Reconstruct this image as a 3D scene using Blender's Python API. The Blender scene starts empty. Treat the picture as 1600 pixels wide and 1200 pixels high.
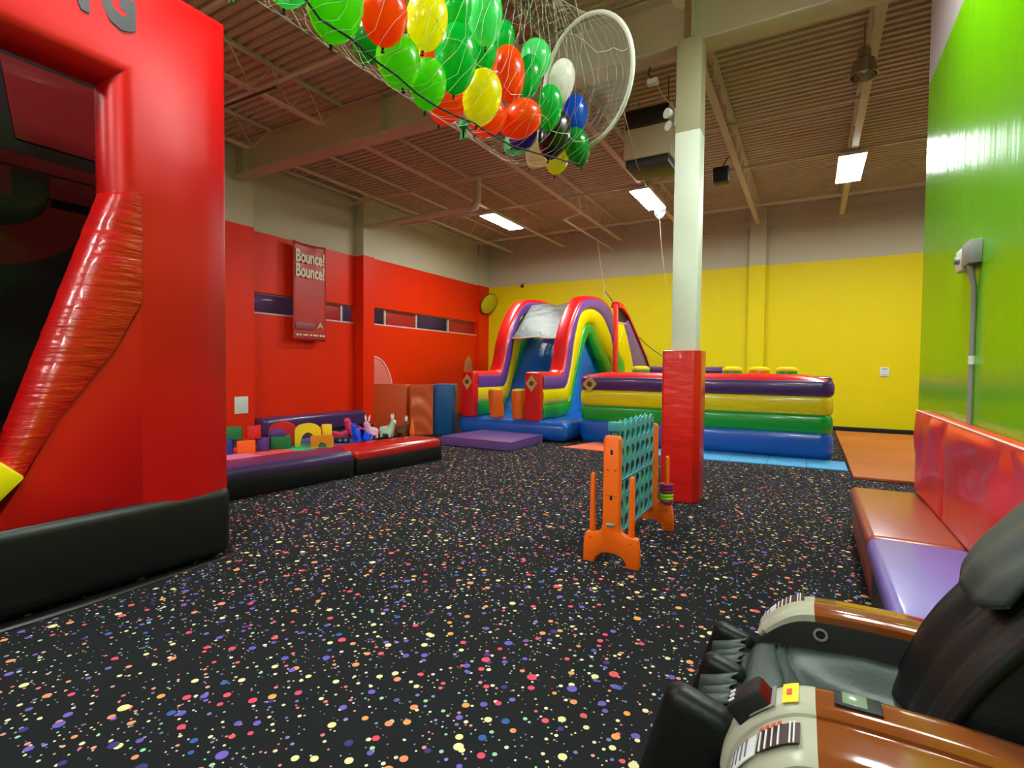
import bpy, bmesh, math, random
from mathutils import Vector, Matrix
PI = math.pi
R = math.radians
random.seed(7)
S = bpy.context.scene
COL = S.collection

# ------------------------------------------------------------------ camera, world, exposure
cam_d = bpy.data.cameras.new('camera')
cam = bpy.data.objects.new('camera', cam_d)
COL.objects.link(cam)
cam_d.sensor_fit = 'HORIZONTAL'
cam_d.sensor_width = 36.0
cam_d.lens = 36.0 * 813.46 / 1600.0
cam_d.clip_start = 0.05
cam_d.clip_end = 200


def aim(yaw, pitch, roll):
    f = Vector((math.sin(yaw), math.cos(yaw), 0)); r = Vector((math.cos(yaw), -math.sin(yaw), 0)); u = Vector((0, 0, 1))
    f2 = f * math.cos(pitch) - u * math.sin(pitch); u2 = u * math.cos(pitch) + f * math.sin(pitch)
    r3 = r * math.cos(roll) + u2 * math.sin(roll); u3 = u2 * math.cos(roll) - r * math.sin(roll)
    m = Matrix((r3, u3, -f2)).transposed().to_4x4()
    m.translation = Vector((0, 0, 1.6))
    return m


cam.matrix_world = aim(R(-29.842), R(1.7245), R(0.5604))
S.camera = cam
world = bpy.data.worlds.new('world')
S.world = world
world.use_nodes = True
world.node_tree.nodes['Background'].inputs[0].default_value = (0.8, 0.85, 0.9, 1)
world.node_tree.nodes['Background'].inputs[1].default_value = 0.05
S.view_settings.view_transform = 'Standard'
S.view_settings.look = 'None'
S.view_settings.gamma = 1.0
S.view_settings.use_curve_mapping = False
S.view_settings.exposure = 0.72
PANEL_POWER = 62.0
DROP_Y = 1.6


# ------------------------------------------------------------------ materials
def srgb(*c):
    o = []
    for v in c:
        v = v / 255.0
        o.append(v / 12.92 if v <= 0.04045 else ((v + 0.055) / 1.055) ** 2.4)
    return (*o, 1.0)


def mat(name, col, rough=0.5, metal=0.0, coat=0.0, noise=0.0, nscale=8.0, bump=0.0, bscale=40.0, bstretch=(1, 1, 1), spec=0.5, emit=None, estr=0.0, trans=0.0, alpha=1.0, sss=0.0):
    m = bpy.data.materials.new(name)
    m.use_nodes = True
    nt = m.node_tree
    b = nt.nodes['Principled BSDF']
    b.inputs['Base Color'].default_value = col
    b.inputs['Roughness'].default_value = rough
    b.inputs['Metallic'].default_value = metal
    b.inputs['Coat Weight'].default_value = coat
    b.inputs['Coat Roughness'].default_value = 0.08
    b.inputs['Specular IOR Level'].default_value = spec
    b.inputs['Transmission Weight'].default_value = trans
    b.inputs['Alpha'].default_value = alpha
    if sss:
        b.inputs['Subsurface Weight'].default_value = sss
        b.inputs['Subsurface Radius'].default_value = (0.1, 0.1, 0.1)
    if emit:
        b.inputs['Emission Color'].default_value = emit
        b.inputs['Emission Strength'].default_value = estr
    tc = nt.nodes.new('ShaderNodeTexCoord')
    if noise > 0:
        n = nt.nodes.new('ShaderNodeTexNoise'); n.inputs['Scale'].default_value = nscale; n.inputs['Detail'].default_value = 4
        nt.links.new(tc.outputs['Object'], n.inputs['Vector'])
        mr = nt.nodes.new('ShaderNodeMapRange')
        mr.inputs[3].default_value = 1 - noise; mr.inputs[4].default_value = 1 + noise
        nt.links.new(n.outputs['Fac'], mr.inputs[0])
        mx = nt.nodes.new('ShaderNodeVectorMath'); mx.operation = 'SCALE'
        mx.inputs[0].default_value = col[:3]
        nt.links.new(mr.outputs[0], mx.inputs['Scale'])
        nt.links.new(mx.outputs[0], b.inputs['Base Color'])
    if bump > 0:
        mp = nt.nodes.new('ShaderNodeMapping'); mp.inputs['Scale'].default_value = bstretch
        nt.links.new(tc.outputs['Object'], mp.inputs['Vector'])
        n = nt.nodes.new('ShaderNodeTexNoise'); n.inputs['Scale'].default_value = bscale; n.inputs['Detail'].default_value = 3
        nt.links.new(mp.outputs[0], n.inputs['Vector'])
        bp = nt.nodes.new('ShaderNodeBump'); bp.inputs['Strength'].default_value = bump; bp.inputs['Distance'].default_value = 0.02
        nt.links.new(n.outputs['Fac'], bp.inputs['Height'])
        nt.links.new(bp.outputs[0], b.inputs['Normal'])
    return m


def carpet_material():
    m = bpy.data.materials.new('dotted_carpet')
    m.use_nodes = True
    nt = m.node_tree
    b = nt.nodes['Principled BSDF']
    b.inputs['Roughness'].default_value = 0.9
    b.inputs['Specular IOR Level'].default_value = 0.15
    tc = nt.nodes.new('ShaderNodeTexCoord')
    base = nt.nodes.new('ShaderNodeTexNoise'); base.inputs['Scale'].default_value = 260; base.inputs['Detail'].default_value = 2
    nt.links.new(tc.outputs['Object'], base.inputs['Vector'])
    ramp = nt.nodes.new('ShaderNodeValToRGB')
    ramp.color_ramp.elements[0].position = 0.35; ramp.color_ramp.elements[0].color = (0.003, 0.004, 0.0045, 1)
    ramp.color_ramp.elements[1].position = 0.75; ramp.color_ramp.elements[1].color = (0.018, 0.021, 0.022, 1)
    nt.links.new(base.outputs['Fac'], ramp.inputs[0])
    last = ramp.outputs[0]
    pal = [(70, 60, 130), (235, 95, 105), (250, 235, 160), (110, 95, 190), (245, 165, 90), (60, 100, 175), (240, 230, 170), (235, 80, 110), (120, 100, 200), (245, 150, 110)]
    small = [(240, 225, 190), (230, 120, 130), (150, 140, 200), (250, 240, 190), (235, 160, 140), (160, 220, 180), (120, 130, 180), (240, 230, 200)]
    for k, (scale, r0, r1, palette, keep) in enumerate(((34.0, 0.09, 0.19, small, 0.22), (17.0, 0.09, 0.19, small, 0.40), (9.0, 0.10, 0.175, pal, 0.55), (4.6, 0.07, 0.118, pal, 0.55))):
        mp = nt.nodes.new('ShaderNodeMapping'); mp.inputs['Location'].default_value = (3.7 * k, 1.9 * k, 0); mp.inputs['Rotation'].default_value = (0, 0, 0.5 * k)
        nt.links.new(tc.outputs['Object'], mp.inputs['Vector'])
        v = nt.nodes.new('ShaderNodeTexVoronoi'); v.voronoi_dimensions = '2D'; v.inputs['Scale'].default_value = scale; v.inputs['Randomness'].default_value = 0.85
        nt.links.new(mp.outputs[0], v.inputs['Vector'])
        sep = nt.nodes.new('ShaderNodeSeparateColor'); nt.links.new(v.outputs['Color'], sep.inputs[0])
        mr = nt.nodes.new('ShaderNodeMapRange'); mr.inputs[3].default_value = r0; mr.inputs[4].default_value = r1
        nt.links.new(sep.outputs[0], mr.inputs[0])
        lt = nt.nodes.new('ShaderNodeMath'); lt.operation = 'LESS_THAN'
        nt.links.new(v.outputs['Distance'], lt.inputs[0]); nt.links.new(mr.outputs[0], lt.inputs[1])
        kp = nt.nodes.new('ShaderNodeMath'); kp.operation = 'LESS_THAN'; kp.inputs[1].default_value = keep
        nt.links.new(sep.outputs[1], kp.inputs[0])
        mu = nt.nodes.new('ShaderNodeMath'); mu.operation = 'MULTIPLY'
        nt.links.new(lt.outputs[0], mu.inputs[0]); nt.links.new(kp.outputs[0], mu.inputs[1])
        cr = nt.nodes.new('ShaderNodeValToRGB'); cr.color_ramp.interpolation = 'CONSTANT'
        els = cr.color_ramp.elements
        while len(els) < len(palette): els.new(0.5)
        for i, c in enumerate(palette):
            els[i].position = i / len(palette); els[i].color = (*[v * 0.8 for v in srgb(*c)[:3]], 1)
        nt.links.new(sep.outputs[2], cr.inputs[0])
        mx = nt.nodes.new('ShaderNodeMix'); mx.data_type = 'RGBA'
        nt.links.new(mu.outputs[0], mx.inputs[0]); nt.links.new(last, mx.inputs[6]); nt.links.new(cr.outputs[0], mx.inputs[7])
        last = mx.outputs[2]
    nt.links.new(last, b.inputs['Base Color'])
    bp = nt.nodes.new('ShaderNodeBump'); bp.inputs['Strength'].default_value = 0.35; bp.inputs['Distance'].default_value = 0.004
    nt.links.new(base.outputs['Fac'], bp.inputs['Height']); nt.links.new(bp.outputs[0], b.inputs['Normal'])
    return m


def sheer(name, col, rough, clear, bump=0.0, bscale=6.0, bstretch=(1, 1, 1)):
    """A see-through sheet: part of the light passes straight through, the rest meets a glossy film."""
    m = mat(name, col, rough, bump=bump, bscale=bscale, bstretch=bstretch)
    nt = m.node_tree
    out = nt.nodes['Material Output']
    t = nt.nodes.new('ShaderNodeBsdfTransparent')
    mx = nt.nodes.new('ShaderNodeMixShader'); mx.inputs[0].default_value = 1 - clear
    nt.links.new(t.outputs[0], mx.inputs[1]); nt.links.new(nt.nodes['Principled BSDF'].outputs[0], mx.inputs[2])
    nt.links.new(mx.outputs[0], out.inputs[0])
    return m


def vinyl(name, c, rough=0.32, bump=0.12, bscale=5):
    return mat(name, srgb(*c), rough, noise=0.05, nscale=3, bump=bump, bscale=bscale, coat=0.25)


M = {}
M['carpet'] = carpet_material()
M['red_wall'] = mat('red_wall_paint', srgb(230, 44, 4), 0.42, noise=0.04, nscale=1.5, bump=0.05, bscale=30, spec=0.22)
M['beige'] = mat('beige_wall_paint', srgb(190, 184, 156), 0.7, noise=0.06, nscale=2)
M['yellow_wall'] = mat('yellow_wall_paint', srgb(226, 206, 0), 0.55, noise=0.04, nscale=1.5, bump=0.04, bscale=30, spec=0.25)
M['green_wall'] = mat('green_wall_paint', srgb(114, 200, 0), 0.19, noise=0.05, nscale=1.2, bump=0.30, bscale=5, bstretch=(1, 1.0, 0.06), spec=0.2)
M['lilac'] = mat('grey_wall_paint', srgb(170, 160, 158), 0.7, noise=0.05)
M['black_trim'] = mat('black_trim', (0.01, 0.01, 0.01, 1), 0.5, noise=0.2)
M['deck'] = mat('roof_deck_paint', srgb(186, 170, 140), 0.6, noise=0.12, nscale=2)
M['steel'] = mat('painted_steel', srgb(200, 186, 156), 0.5, noise=0.1, nscale=3)
M['beam'] = mat('painted_beam', srgb(186, 174, 144), 0.55, noise=0.1, nscale=2)
M['column'] = mat('column_paint', srgb(214, 222, 204), 0.5, noise=0.04)
M['column_top'] = mat('old_column_paint', srgb(158, 152, 116), 0.6, noise=0.06)
M['pad_red'] = mat('red_pad_vinyl', srgb(200, 22, 14), 0.33, noise=0.06, nscale=4, bump=0.9, bscale=2.6, bstretch=(1, 1, 2.4), coat=0.3)
M['lamp'] = mat('lamp_diffuser', (1, 1, 1, 1), 0.5, emit=(0.95, 1.0, 0.97, 1), estr=PANEL_POWER, noise=0.01)
M['white'] = mat('white_plastic', srgb(225, 228, 222), 0.4, noise=0.03)
M['grey'] = mat('grey_plastic', srgb(140, 142, 138), 0.45, noise=0.05)
M['dark'] = mat('dark_plastic', srgb(30, 30, 30), 0.45, noise=0.1)
M['chrome'] = mat('brushed_metal', srgb(190, 185, 170), 0.2, metal=1.0, noise=0.05)
M['v_red'] = vinyl('red_inflatable_vinyl', (222, 20, 16))
M['v_red_big'] = mat('red_arch_vinyl', srgb(184, 8, 8), 0.34, noise=0.05, nscale=3, bump=0.12, bscale=3, spec=0.35)
M['v_red_wrk'] = mat('red_wrinkled_vinyl', srgb(176, 7, 7), 0.26, noise=0.05, bump=0.6, bscale=4, bstretch=(1, 0.8, 5), coat=0.3)
M['v_purple'] = vinyl('purple_inflatable_vinyl', (112, 66, 150))
M['v_dpurple'] = vinyl('deep_purple_vinyl', (78, 44, 104))
M['v_yellow'] = vinyl('yellow_inflatable_vinyl', (236, 214, 0))
M['v_green'] = vinyl('green_inflatable_vinyl', (10, 160, 50))
M['v_blue'] = vinyl('blue_inflatable_vinyl', (10, 92, 190))
M['lane'] = mat('blue_lane_vinyl', srgb(14, 92, 176), 0.16, noise=0.05, nscale=3, bump=0.55, bscale=5, bstretch=(2.2, 0.35, 0.35), coat=0.5)
M['v_lblue'] = vinyl('bright_blue_vinyl', (20, 130, 225))
M['v_orange'] = vinyl('orange_inflatable_vinyl', (236, 105, 8))
M['v_black'] = mat('black_vinyl', srgb(9, 11, 10), 0.40, noise=0.1, bump=0.12, bscale=3)
M['tan'] = mat('tan_patch', srgb(205, 165, 95), 0.5, noise=0.1)
M['brown_print'] = mat('brown_print', srgb(96, 62, 28), 0.5, noise=0.1)
M['mesh_grey'] = sheer('grey_mesh_cloth', srgb(52, 56, 50), 0.46, 0.10, 0.8, 6, (1, 1, 2))
M['mesh_dark'] = sheer('dark_mesh_cloth', srgb(52, 46, 48), 0.5, 0.2)
M['piping'] = mat('pale_piping', srgb(240, 170, 160), 0.4, noise=0.03)
M['clear_vinyl'] = sheer('clear_vinyl_sheet', srgb(34, 38, 35), 0.16, 0.70, 1.0, 1.8, (1, 0.6, 3.5))
M['print_red'] = mat('red_print', srgb(96, 10, 12), 0.75, noise=0.1, spec=0.1)
M['print_black'] = mat('black_print', srgb(16, 18, 18), 0.75, noise=0.15, spec=0.1)
M['print_grey'] = mat('grey_print', srgb(62, 60, 54), 0.5, noise=0.15)
M['letter_black'] = mat('black_lettering', srgb(38, 38, 38), 0.5, noise=0.08)
M['foam_purple'] = mat('purple_foam_vinyl', srgb(104, 72, 136), 0.36, noise=0.06, nscale=4, bump=0.12, bscale=5, coat=0.2)
M['foam_dpurple'] = mat('dark_purple_foam_vinyl', srgb(72, 48, 98), 0.3, noise=0.06, nscale=4, bump=0.12, bscale=5, coat=0.3)
M['foam_red'] = mat('red_foam_vinyl', srgb(190, 28, 24), 0.24, noise=0.05, nscale=4, bump=0.08, bscale=4, coat=0.4)
M['foam_brown'] = mat('red_brown_vinyl', srgb(205, 80, 26), 0.42, noise=0.06, nscale=3, bump=0.1, bscale=4)
M['foam_orange'] = mat('orange_brown_vinyl', srgb(206, 88, 44), 0.36, noise=0.06, nscale=3, bump=0.8, bscale=2.2, bstretch=(1, 1, 1.4), coat=0.2)
M['foam_blue'] = mat('navy_blue_vinyl', srgb(10, 84, 140), 0.36, noise=0.05, nscale=3, bump=0.08, bscale=4)
M['mat_orange'] = mat('orange_mat_vinyl', srgb(178, 92, 40), 0.5, noise=0.07, nscale=2, bump=0.2, bscale=2, bstretch=(0.4, 2, 1))
M['mat_coral'] = mat('coral_mat_vinyl', srgb(226, 104, 66), 0.5, noise=0.05, nscale=3)
M['mat_blue'] = mat('light_blue_mat', srgb(70, 156, 205), 0.6, noise=0.08, nscale=3)
M['mat_pink'] = mat('pink_mat', srgb(245, 130, 175), 0.6, noise=0.05)
M['mat_salmon'] = mat('salmon_mat', srgb(240, 95, 90), 0.6, noise=0.05)
M['mat_mint'] = mat('mint_mat', srgb(50, 205, 150), 0.6, noise=0.05)
M['mat_peri'] = mat('periwinkle_mat', srgb(90, 110, 205), 0.6, noise=0.05)
M['seat_brown'] = mat('red_brown_bench_vinyl', srgb(150, 64, 47), 0.32, noise=0.06, nscale=4, bump=0.06, bscale=6, coat=0.2)
M['seat_purple'] = mat('purple_bench_vinyl', srgb(112, 98, 176), 0.36, noise=0.06, nscale=4, bump=0.1, bscale=5, coat=0.2)
M['bench_red'] = mat('bright_red_pad_vinyl', srgb(226, 36, 30), 0.36, noise=0.05, nscale=3, bump=0.9, bscale=1.6, bstretch=(1, 1.6, 0.6), coat=0.15)
M['c4_orange'] = mat('orange_plastic', srgb(245, 104, 5), 0.35, noise=0.03)
M['c4_teal'] = mat('teal_plastic', srgb(62, 158, 165), 0.35, noise=0.04)
M['c4_lime'] = mat('lime_plastic', srgb(160, 215, 30), 0.35, noise=0.03)
M['c4_plum'] = mat('plum_plastic', srgb(140, 36, 92), 0.35, noise=0.03)
M['rubber'] = mat('black_rubber', srgb(14, 14, 14), 0.6, noise=0.1)
M['leather'] = mat('black_leather', srgb(56, 68, 64), 0.47, noise=0.1, nscale=5, bump=0.1, bscale=60)
M['leather_dark'] = mat('deep_black_leather', srgb(20, 23, 22), 0.42, noise=0.1, nscale=5, bump=0.1, bscale=60, spec=0.3)
M['arm_brown'] = mat('glossy_brown_lacquer', srgb(132, 68, 28), 0.12, noise=0.05, nscale=4, coat=0.8)
M['arm_grey'] = mat('satin_champagne_plastic', srgb(178, 178, 158), 0.3, noise=0.04)
M['lcd'] = mat('display_green_grey', srgb(120, 140, 118), 0.2, noise=0.05)
M['sticker_yellow'] = mat('yellow_sticker', srgb(245, 215, 10), 0.4, noise=0.03)
M['sticker_white'] = mat('white_sticker', srgb(225, 232, 235), 0.4, noise=0.03)
M['sticker_brown'] = mat('dark_brown_sticker', srgb(58, 34, 30), 0.4, noise=0.05)
M['print_ink'] = mat('grey_ink', srgb(90, 92, 96), 0.5, noise=0.05)
M['print_red_ink'] = mat('red_ink', srgb(225, 80, 60), 0.5, noise=0.05)
M['net'] = mat('white_net_cord', srgb(215, 214, 200), 0.6, noise=0.05)
M['tulle'] = sheer('fine_white_netting', srgb(190, 190, 172), 0.8, 0.80)
M['black_cord'] = mat('black_cord', srgb(12, 22, 14), 0.6, noise=0.1)
M['rope'] = mat('grey_rope', srgb(170, 150, 125), 0.7, noise=0.1)
M['knot_green'] = mat('green_cloth', srgb(20, 150, 50), 0.6, noise=0.1)
M['dk_purple'] = mat('purple_room_paint', srgb(120, 84, 140), 0.5, noise=0.06)
M['red_panel'] = mat('red_board', srgb(170, 30, 28), 0.45, noise=0.06)
M['glass'] = sheer('window_glass', srgb(30, 30, 34), 0.04, 0.80)
M['alu'] = mat('aluminium_frame', srgb(188, 184, 170), 0.4, noise=0.05)
M['banner'] = mat('red_banner_vinyl', srgb(188, 42, 34), 0.42, noise=0.05, nscale=4, bump=0.15, bscale=4)
M['cream_print'] = mat('cream_print', srgb(228, 214, 178), 0.5, noise=0.04)
M['mauve_print'] = mat('mauve_print', srgb(150, 70, 78), 0.5, noise=0.08)
M['pink_disc'] = mat('salmon_pink_paint', srgb(222, 112, 100), 0.5, noise=0.04)
M['pale_edge'] = mat('pale_edge', srgb(248, 205, 190), 0.5, noise=0.03)
M['tan_disc'] = mat('tan_paint', srgb(190, 120, 80), 0.5, noise=0.05)
M['yellow_disc'] = mat('yellow_disc_fabric', srgb(200, 190, 20), 0.5, noise=0.05)
M['paper'] = mat('white_paper', srgb(215, 226, 212), 0.6, noise=0.03)
for nm, c in dict(t_blue=(30, 60, 150), t_orange=(250, 105, 20), t_purple=(90, 50, 140), t_green=(25, 120, 60), t_red=(212, 32, 26), t_yellow=(245, 215, 30), t_orange2=(245, 130, 20)).items():
    M[nm] = mat(nm[2:] + '_foam_toy', srgb(*c), 0.5, noise=0.04)
M['rub_pink'] = mat('pink_rubber', srgb(226, 60, 110), 0.4, noise=0.05)
M['rub_blue'] = mat('blue_rubber', srgb(25, 80, 225), 0.35, noise=0.05)
M['rub_pale'] = mat('pale_pink_rubber', srgb(250, 185, 205), 0.4, noise=0.05)
M['rub_mint'] = mat('pale_mint_rubber', srgb(190, 225, 190), 0.4, noise=0.05)
M['rub_brown'] = mat('brown_rubber', srgb(110, 66, 40), 0.4, noise=0.15, nscale=12)
M['rub_white'] = mat('white_rubber', srgb(245, 240, 235), 0.4, noise=0.03)
BALL = dict(lime=(110, 215, 25), orange=(255, 95, 5), yellow=(235, 225, 10), green=(0, 190, 70), mint=(95, 220, 130), white=(235, 230, 225), blue=(20, 95, 205), black=(14, 14, 14), dgreen=(10, 150, 45), cream=(225, 200, 160), purple=(75, 45, 130), seafoam=(110, 190, 130), clear=(200, 215, 225))
for k, c in BALL.items():
    M['b_' + k] = mat(k + '_balloon_latex', srgb(*c), 0.24, noise=0.04, coat=0.25, sss=0.0 if k == 'black' else 0.5)
for k in BALL:
    if k in ('black',): continue
    nt = M['b_' + k].node_tree
    pb = nt.nodes['Principled BSDF']; pb.inputs['Subsurface Weight'].default_value = 0
    tr = nt.nodes.new('ShaderNodeBsdfTranslucent'); tr.inputs[0].default_value = srgb(*[min(255, v + 25) for v in BALL[k]])
    mx = nt.nodes.new('ShaderNodeMixShader'); mx.inputs[0].default_value = 0.55
    nt.links.new(pb.outputs[0], mx.inputs[1]); nt.links.new(tr.outputs[0], mx.inputs[2])
    nt.links.new(mx.outputs[0], nt.nodes['Material Output'].inputs[0])
M['b_clear'] = sheer('clear_balloon_film', srgb(110, 125, 135), 0.1, 0.75)

# ------------------------------------------------------------------ builders
BASE = {}


class B:
    """Collects vertices and faces, then links them as one mesh object."""
    def __init__(s): s.v = []; s.f = []; s.mi = []; s.cur = 0

    def add(s, vs, fs):
        o = len(s.v)
        s.v += [Vector(p) for p in vs]
        s.f += [[i + o for i in f] for f in fs]
        s.mi += [s.cur] * len(fs)
        return s

    def bm_add(s, bm, mtx=None):
        bm.verts.index_update()
        vs = [(mtx @ v.co if mtx else v.co.copy()) for v in bm.verts]
        fs = [[v.index for v in f.verts] for f in bm.faces]
        bm.free()
        return s.add(vs, fs)

    def rbox(s, lo, hi, bev=0.0, seg=2, mtx=None, cuts=0):
        bm = bmesh.new()
        bmesh.ops.create_cube(bm, size=1)
        lo = Vector(lo); hi = Vector(hi)
        for v in bm.verts: v.co = Vector([(lo[i] + hi[i]) / 2 + v.co[i] * (hi[i] - lo[i]) for i in range(3)])
        if bev > 0:
            bev = min(bev, min(hi - lo) * 0.499)
            bmesh.ops.bevel(bm, geom=bm.edges[:], offset=bev, segments=seg, profile=0.5, affect='EDGES', clamp_overlap=True)
        return s.bm_add(bm, mtx)

    def tube(s, path, r, n=8, caps=True, closed=False):
        path = [Vector(p) for p in path]
        m = len(path)
        rs = r if isinstance(r, (list, tuple)) else [r] * m
        vs = []; up = None
        for i, p in enumerate(path):
            a = path[(i - 1) % m] if (closed or i > 0) else p
            b = path[(i + 1) % m] if (closed or i < m - 1) else p
            t = (b - a).normalized()
            if up is None:
                up = Vector((0, 0, 1)) if abs(t.z) < 0.9 else Vector((1, 0, 0))
            x = t.cross(up)
            if x.length < 1e-5: x = t.cross(Vector((0, 1, 0.3)))
            x.normalize(); y = x.cross(t).normalized(); up = y
            for k in range(n):
                an = 2 * PI * k / n
                vs.append(p + (x * math.cos(an) + y * math.sin(an)) * rs[i])
        fs = []
        for i in range(m if closed else m - 1):
            j = (i + 1) % m
            for k in range(n):
                fs.append([i * n + k, i * n + (k + 1) % n, j * n + (k + 1) % n, j * n + k])
        if caps and not closed:
            fs.append(list(range(n))[::-1]); fs.append([(m - 1) * n + k for k in range(n)])
        return s.add(vs, fs)

    def lathe(s, prof, n=20, mtx=None, caps=True):
        vs = []; fs = []
        for (r, z) in prof:
            for k in range(n):
                a = 2 * PI * k / n
                vs.append(Vector((r * math.cos(a), r * math.sin(a), z)))
        m = len(prof)
        for i in range(m - 1):
            for k in range(n):
                fs.append([i * n + k, i * n + (k + 1) % n, (i + 1) * n + (k + 1) % n, (i + 1) * n + k])
        if caps: fs.append(list(range(n))[::-1]); fs.append([(m - 1) * n + k for k in range(n)])
        if mtx: vs = [mtx @ v for v in vs]
        return s.add(vs, fs)

    def prism(s, poly, d0, d1, fn=None, bev=0.0, seg=2, mtx=None):
        """Polygon (u, v) swept from d0 to d1; fn(u, v, d) gives the point."""
        fn = fn or (lambda u, v, d: (u, v, d))
        bm = bmesh.new()
        a = [bm.verts.new(fn(u, v, d0)) for u, v in poly]
        b = [bm.verts.new(fn(u, v, d1)) for u, v in poly]
        n = len(poly)
        bm.faces.new(a[::-1]); bm.faces.new(b)
        for i in range(n): bm.faces.new([a[i], a[(i + 1) % n], b[(i + 1) % n], b[i]])
        bmesh.ops.recalc_face_normals(bm, faces=bm.faces[:])
        if bev > 0:
            bmesh.ops.bevel(bm, geom=bm.edges[:], offset=bev, segments=seg, profile=0.5, affect='EDGES', clamp_overlap=True)
        return s.bm_add(bm, mtx)

    def grid(s, nu, nv, fn, cu=False):
        vs = [fn(i / (nu if cu else nu - 1), j / (nv - 1)) for j in range(nv) for i in range(nu)]
        fs = []
        for j in range(nv - 1):
            for i in range(nu if cu else nu - 1):
                i2 = (i + 1) % nu
                fs.append([j * nu + i, j * nu + i2, (j + 1) * nu + i2, (j + 1) * nu + i])
        return s.add(vs, fs)

    def build(s, name, mats, parent=None, at=None, smooth=35, recalc=True):
        mats = mats if isinstance(mats, (list, tuple)) else [mats]
        if parent is not None:
            org = BASE[parent.name]
        elif at is not None:
            org = Vector(at)
        else:
            xs = [v.x for v in s.v]; ys = [v.y for v in s.v]; zs = [v.z for v in s.v]
            org = Vector(((min(xs) + max(xs)) / 2, (min(ys) + max(ys)) / 2, min(zs)))
        me = bpy.data.meshes.new(name)
        me.from_pydata([v - org for v in s.v], [], s.f)
        if recalc:
            bm = bmesh.new(); bm.from_mesh(me)
            bmesh.ops.recalc_face_normals(bm, faces=bm.faces[:])
            bm.to_mesh(me); bm.free()
        for m in mats: me.materials.append(M[m] if isinstance(m, str) else m)
        if len(mats) > 1: me.polygons.foreach_set('material_index', s.mi)
        me.polygons.foreach_set('use_smooth', [True] * len(me.polygons))
        me.set_sharp_from_angle(angle=R(smooth))
        o = bpy.data.objects.new(name, me)
        COL.objects.link(o)
        if parent is not None: o.parent = parent
        else: o.location = org
        BASE[o.name] = org
        return o


def thing(name, loc, label, cat, group=None):
    o = bpy.data.objects.new(name, None)
    o.empty_display_size = 0.1
    COL.objects.link(o)
    o.location = loc
    BASE[o.name] = Vector(loc)
    return tag(o, label, cat, group)


def tag(o, label=None, cat=None, group=None, kind=None):
    if label: o['label'] = label
    if cat: o['category'] = cat
    if group: o['group'] = group
    if kind: o['kind'] = kind
    return o


def lab(o, label):
    o['label'] = label
    return o


def frame(o, x, z=None):
    """Matrix at o with x axis x and z axis z (default up)."""
    x = Vector(x).normalized(); z = Vector(z or (0, 0, 1)).normalized()
    y = z.cross(x).normalized(); z = x.cross(y)
    m = Matrix((x, y, z)).transposed().to_4x4(); m.translation = Vector(o)
    return m


def text_mesh(txt, size, mtx, bold=0.0, thick=0.004, sx=1.0):
    cu = bpy.data.curves.new('text', 'FONT')
    cu.body = txt; cu.size = size; cu.offset = bold; cu.extrude = thick; cu.resolution_u = 3
    ob = bpy.data.objects.new('text', cu)
    COL.objects.link(ob)
    dg = bpy.context.evaluated_depsgraph_get()
    me = bpy.data.meshes.new_from_object(ob.evaluated_get(dg))
    b = B()
    b.add([mtx @ Vector((v.co.x * sx, v.co.y, v.co.z)) for v in me.vertices], [list(p.vertices) for p in me.polygons])
    bpy.data.objects.remove(ob); bpy.data.curves.remove(cu); bpy.data.meshes.remove(me)
    return b


ORD = ['first', 'second', 'third', 'fourth', 'fifth', 'sixth', 'seventh', 'eighth', 'ninth', 'tenth']

# ------------------------------------------------------------------ room shell
WX, BY, RX, FY, CZ = -10.71, 16.7, 6.4, -8.0, 6.25
SX = -10.95          # recessed wall bay
o = B().rbox((WX - 0.6, FY, -0.1), (RX, BY, 0)).build('floor', 'carpet', at=(0, 0, 0)); tag(o, kind='structure')

# corrugated roof deck, flutes across the room
b = B()
pitch = 0.152
prof = []
y = FY
while y < BY + 0.05:
    prof += [(y, CZ + 0.0), (y + 0.07, CZ + 0.0), (y + 0.09, CZ + 0.05), (y + 0.132, CZ + 0.05)]
    y += pitch
vs = []
for (py, pz) in prof: vs += [(WX - 0.6, py, pz), (RX, py, pz)]
b.add(vs, [[2 * i, 2 * i + 1, 2 * i + 3, 2 * i + 2] for i in range(len(prof) - 1)])
o = b.build('ceiling', 'deck', at=(0, 0, CZ), smooth=20); tag(o, kind='structure')

# left wall, one skin with window openings: bay A recessed, then pilaster, then bay B
b = B()
ycut = [(FY, WX), (7.18, WX), (7.18, SX), (10.33, SX), (10.33, -10.62), (10.74, -10.62), (10.74, WX), (16.05, WX), (16.05, -10.62), (BY, -10.62)]
zcut = [0.0, 2.79, 3.28, 4.64, CZ + 0.05]
holes = {(2, 1), (6, 1)}
vs = [(x, yy, z) for (yy, x) in ycut for z in zcut]
nz = len(zcut)
for i in range(len(ycut) - 1):
    for j in range(nz - 1):
        if (i, j) in holes: continue
        b.cur = 1 if j == 3 else 0
        b.f.append([i * nz + j, (i + 1) * nz + j, (i + 1) * nz + j + 1, i * nz + j + 1]); b.mi.append(b.cur)
b.v = [Vector(v) for v in vs]
# reveals of the two strip windows
n0 = len(b.v)
for (i, x) in ((2, SX), (6, WX)):
    y0, y1 = ycut[i][0], ycut[i + 1][0]
    q = [(y0, 2.79), (y1, 2.79), (y1, 3.28), (y0, 3.28)]
    for k in range(4):
        (ya, za), (yb, zb) = q[k], q[(k + 1) % 4]
        b.cur = 0
        b.add([(x, ya, za), (x, yb, zb), (x - 0.16, yb, zb), (x - 0.16, ya, za)], [[0, 1, 2, 3]])
o = b.build('wall_left', ['red_wall', 'beige'], at=(WX, 4, 0), smooth=20); tag(o, kind='structure')

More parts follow.
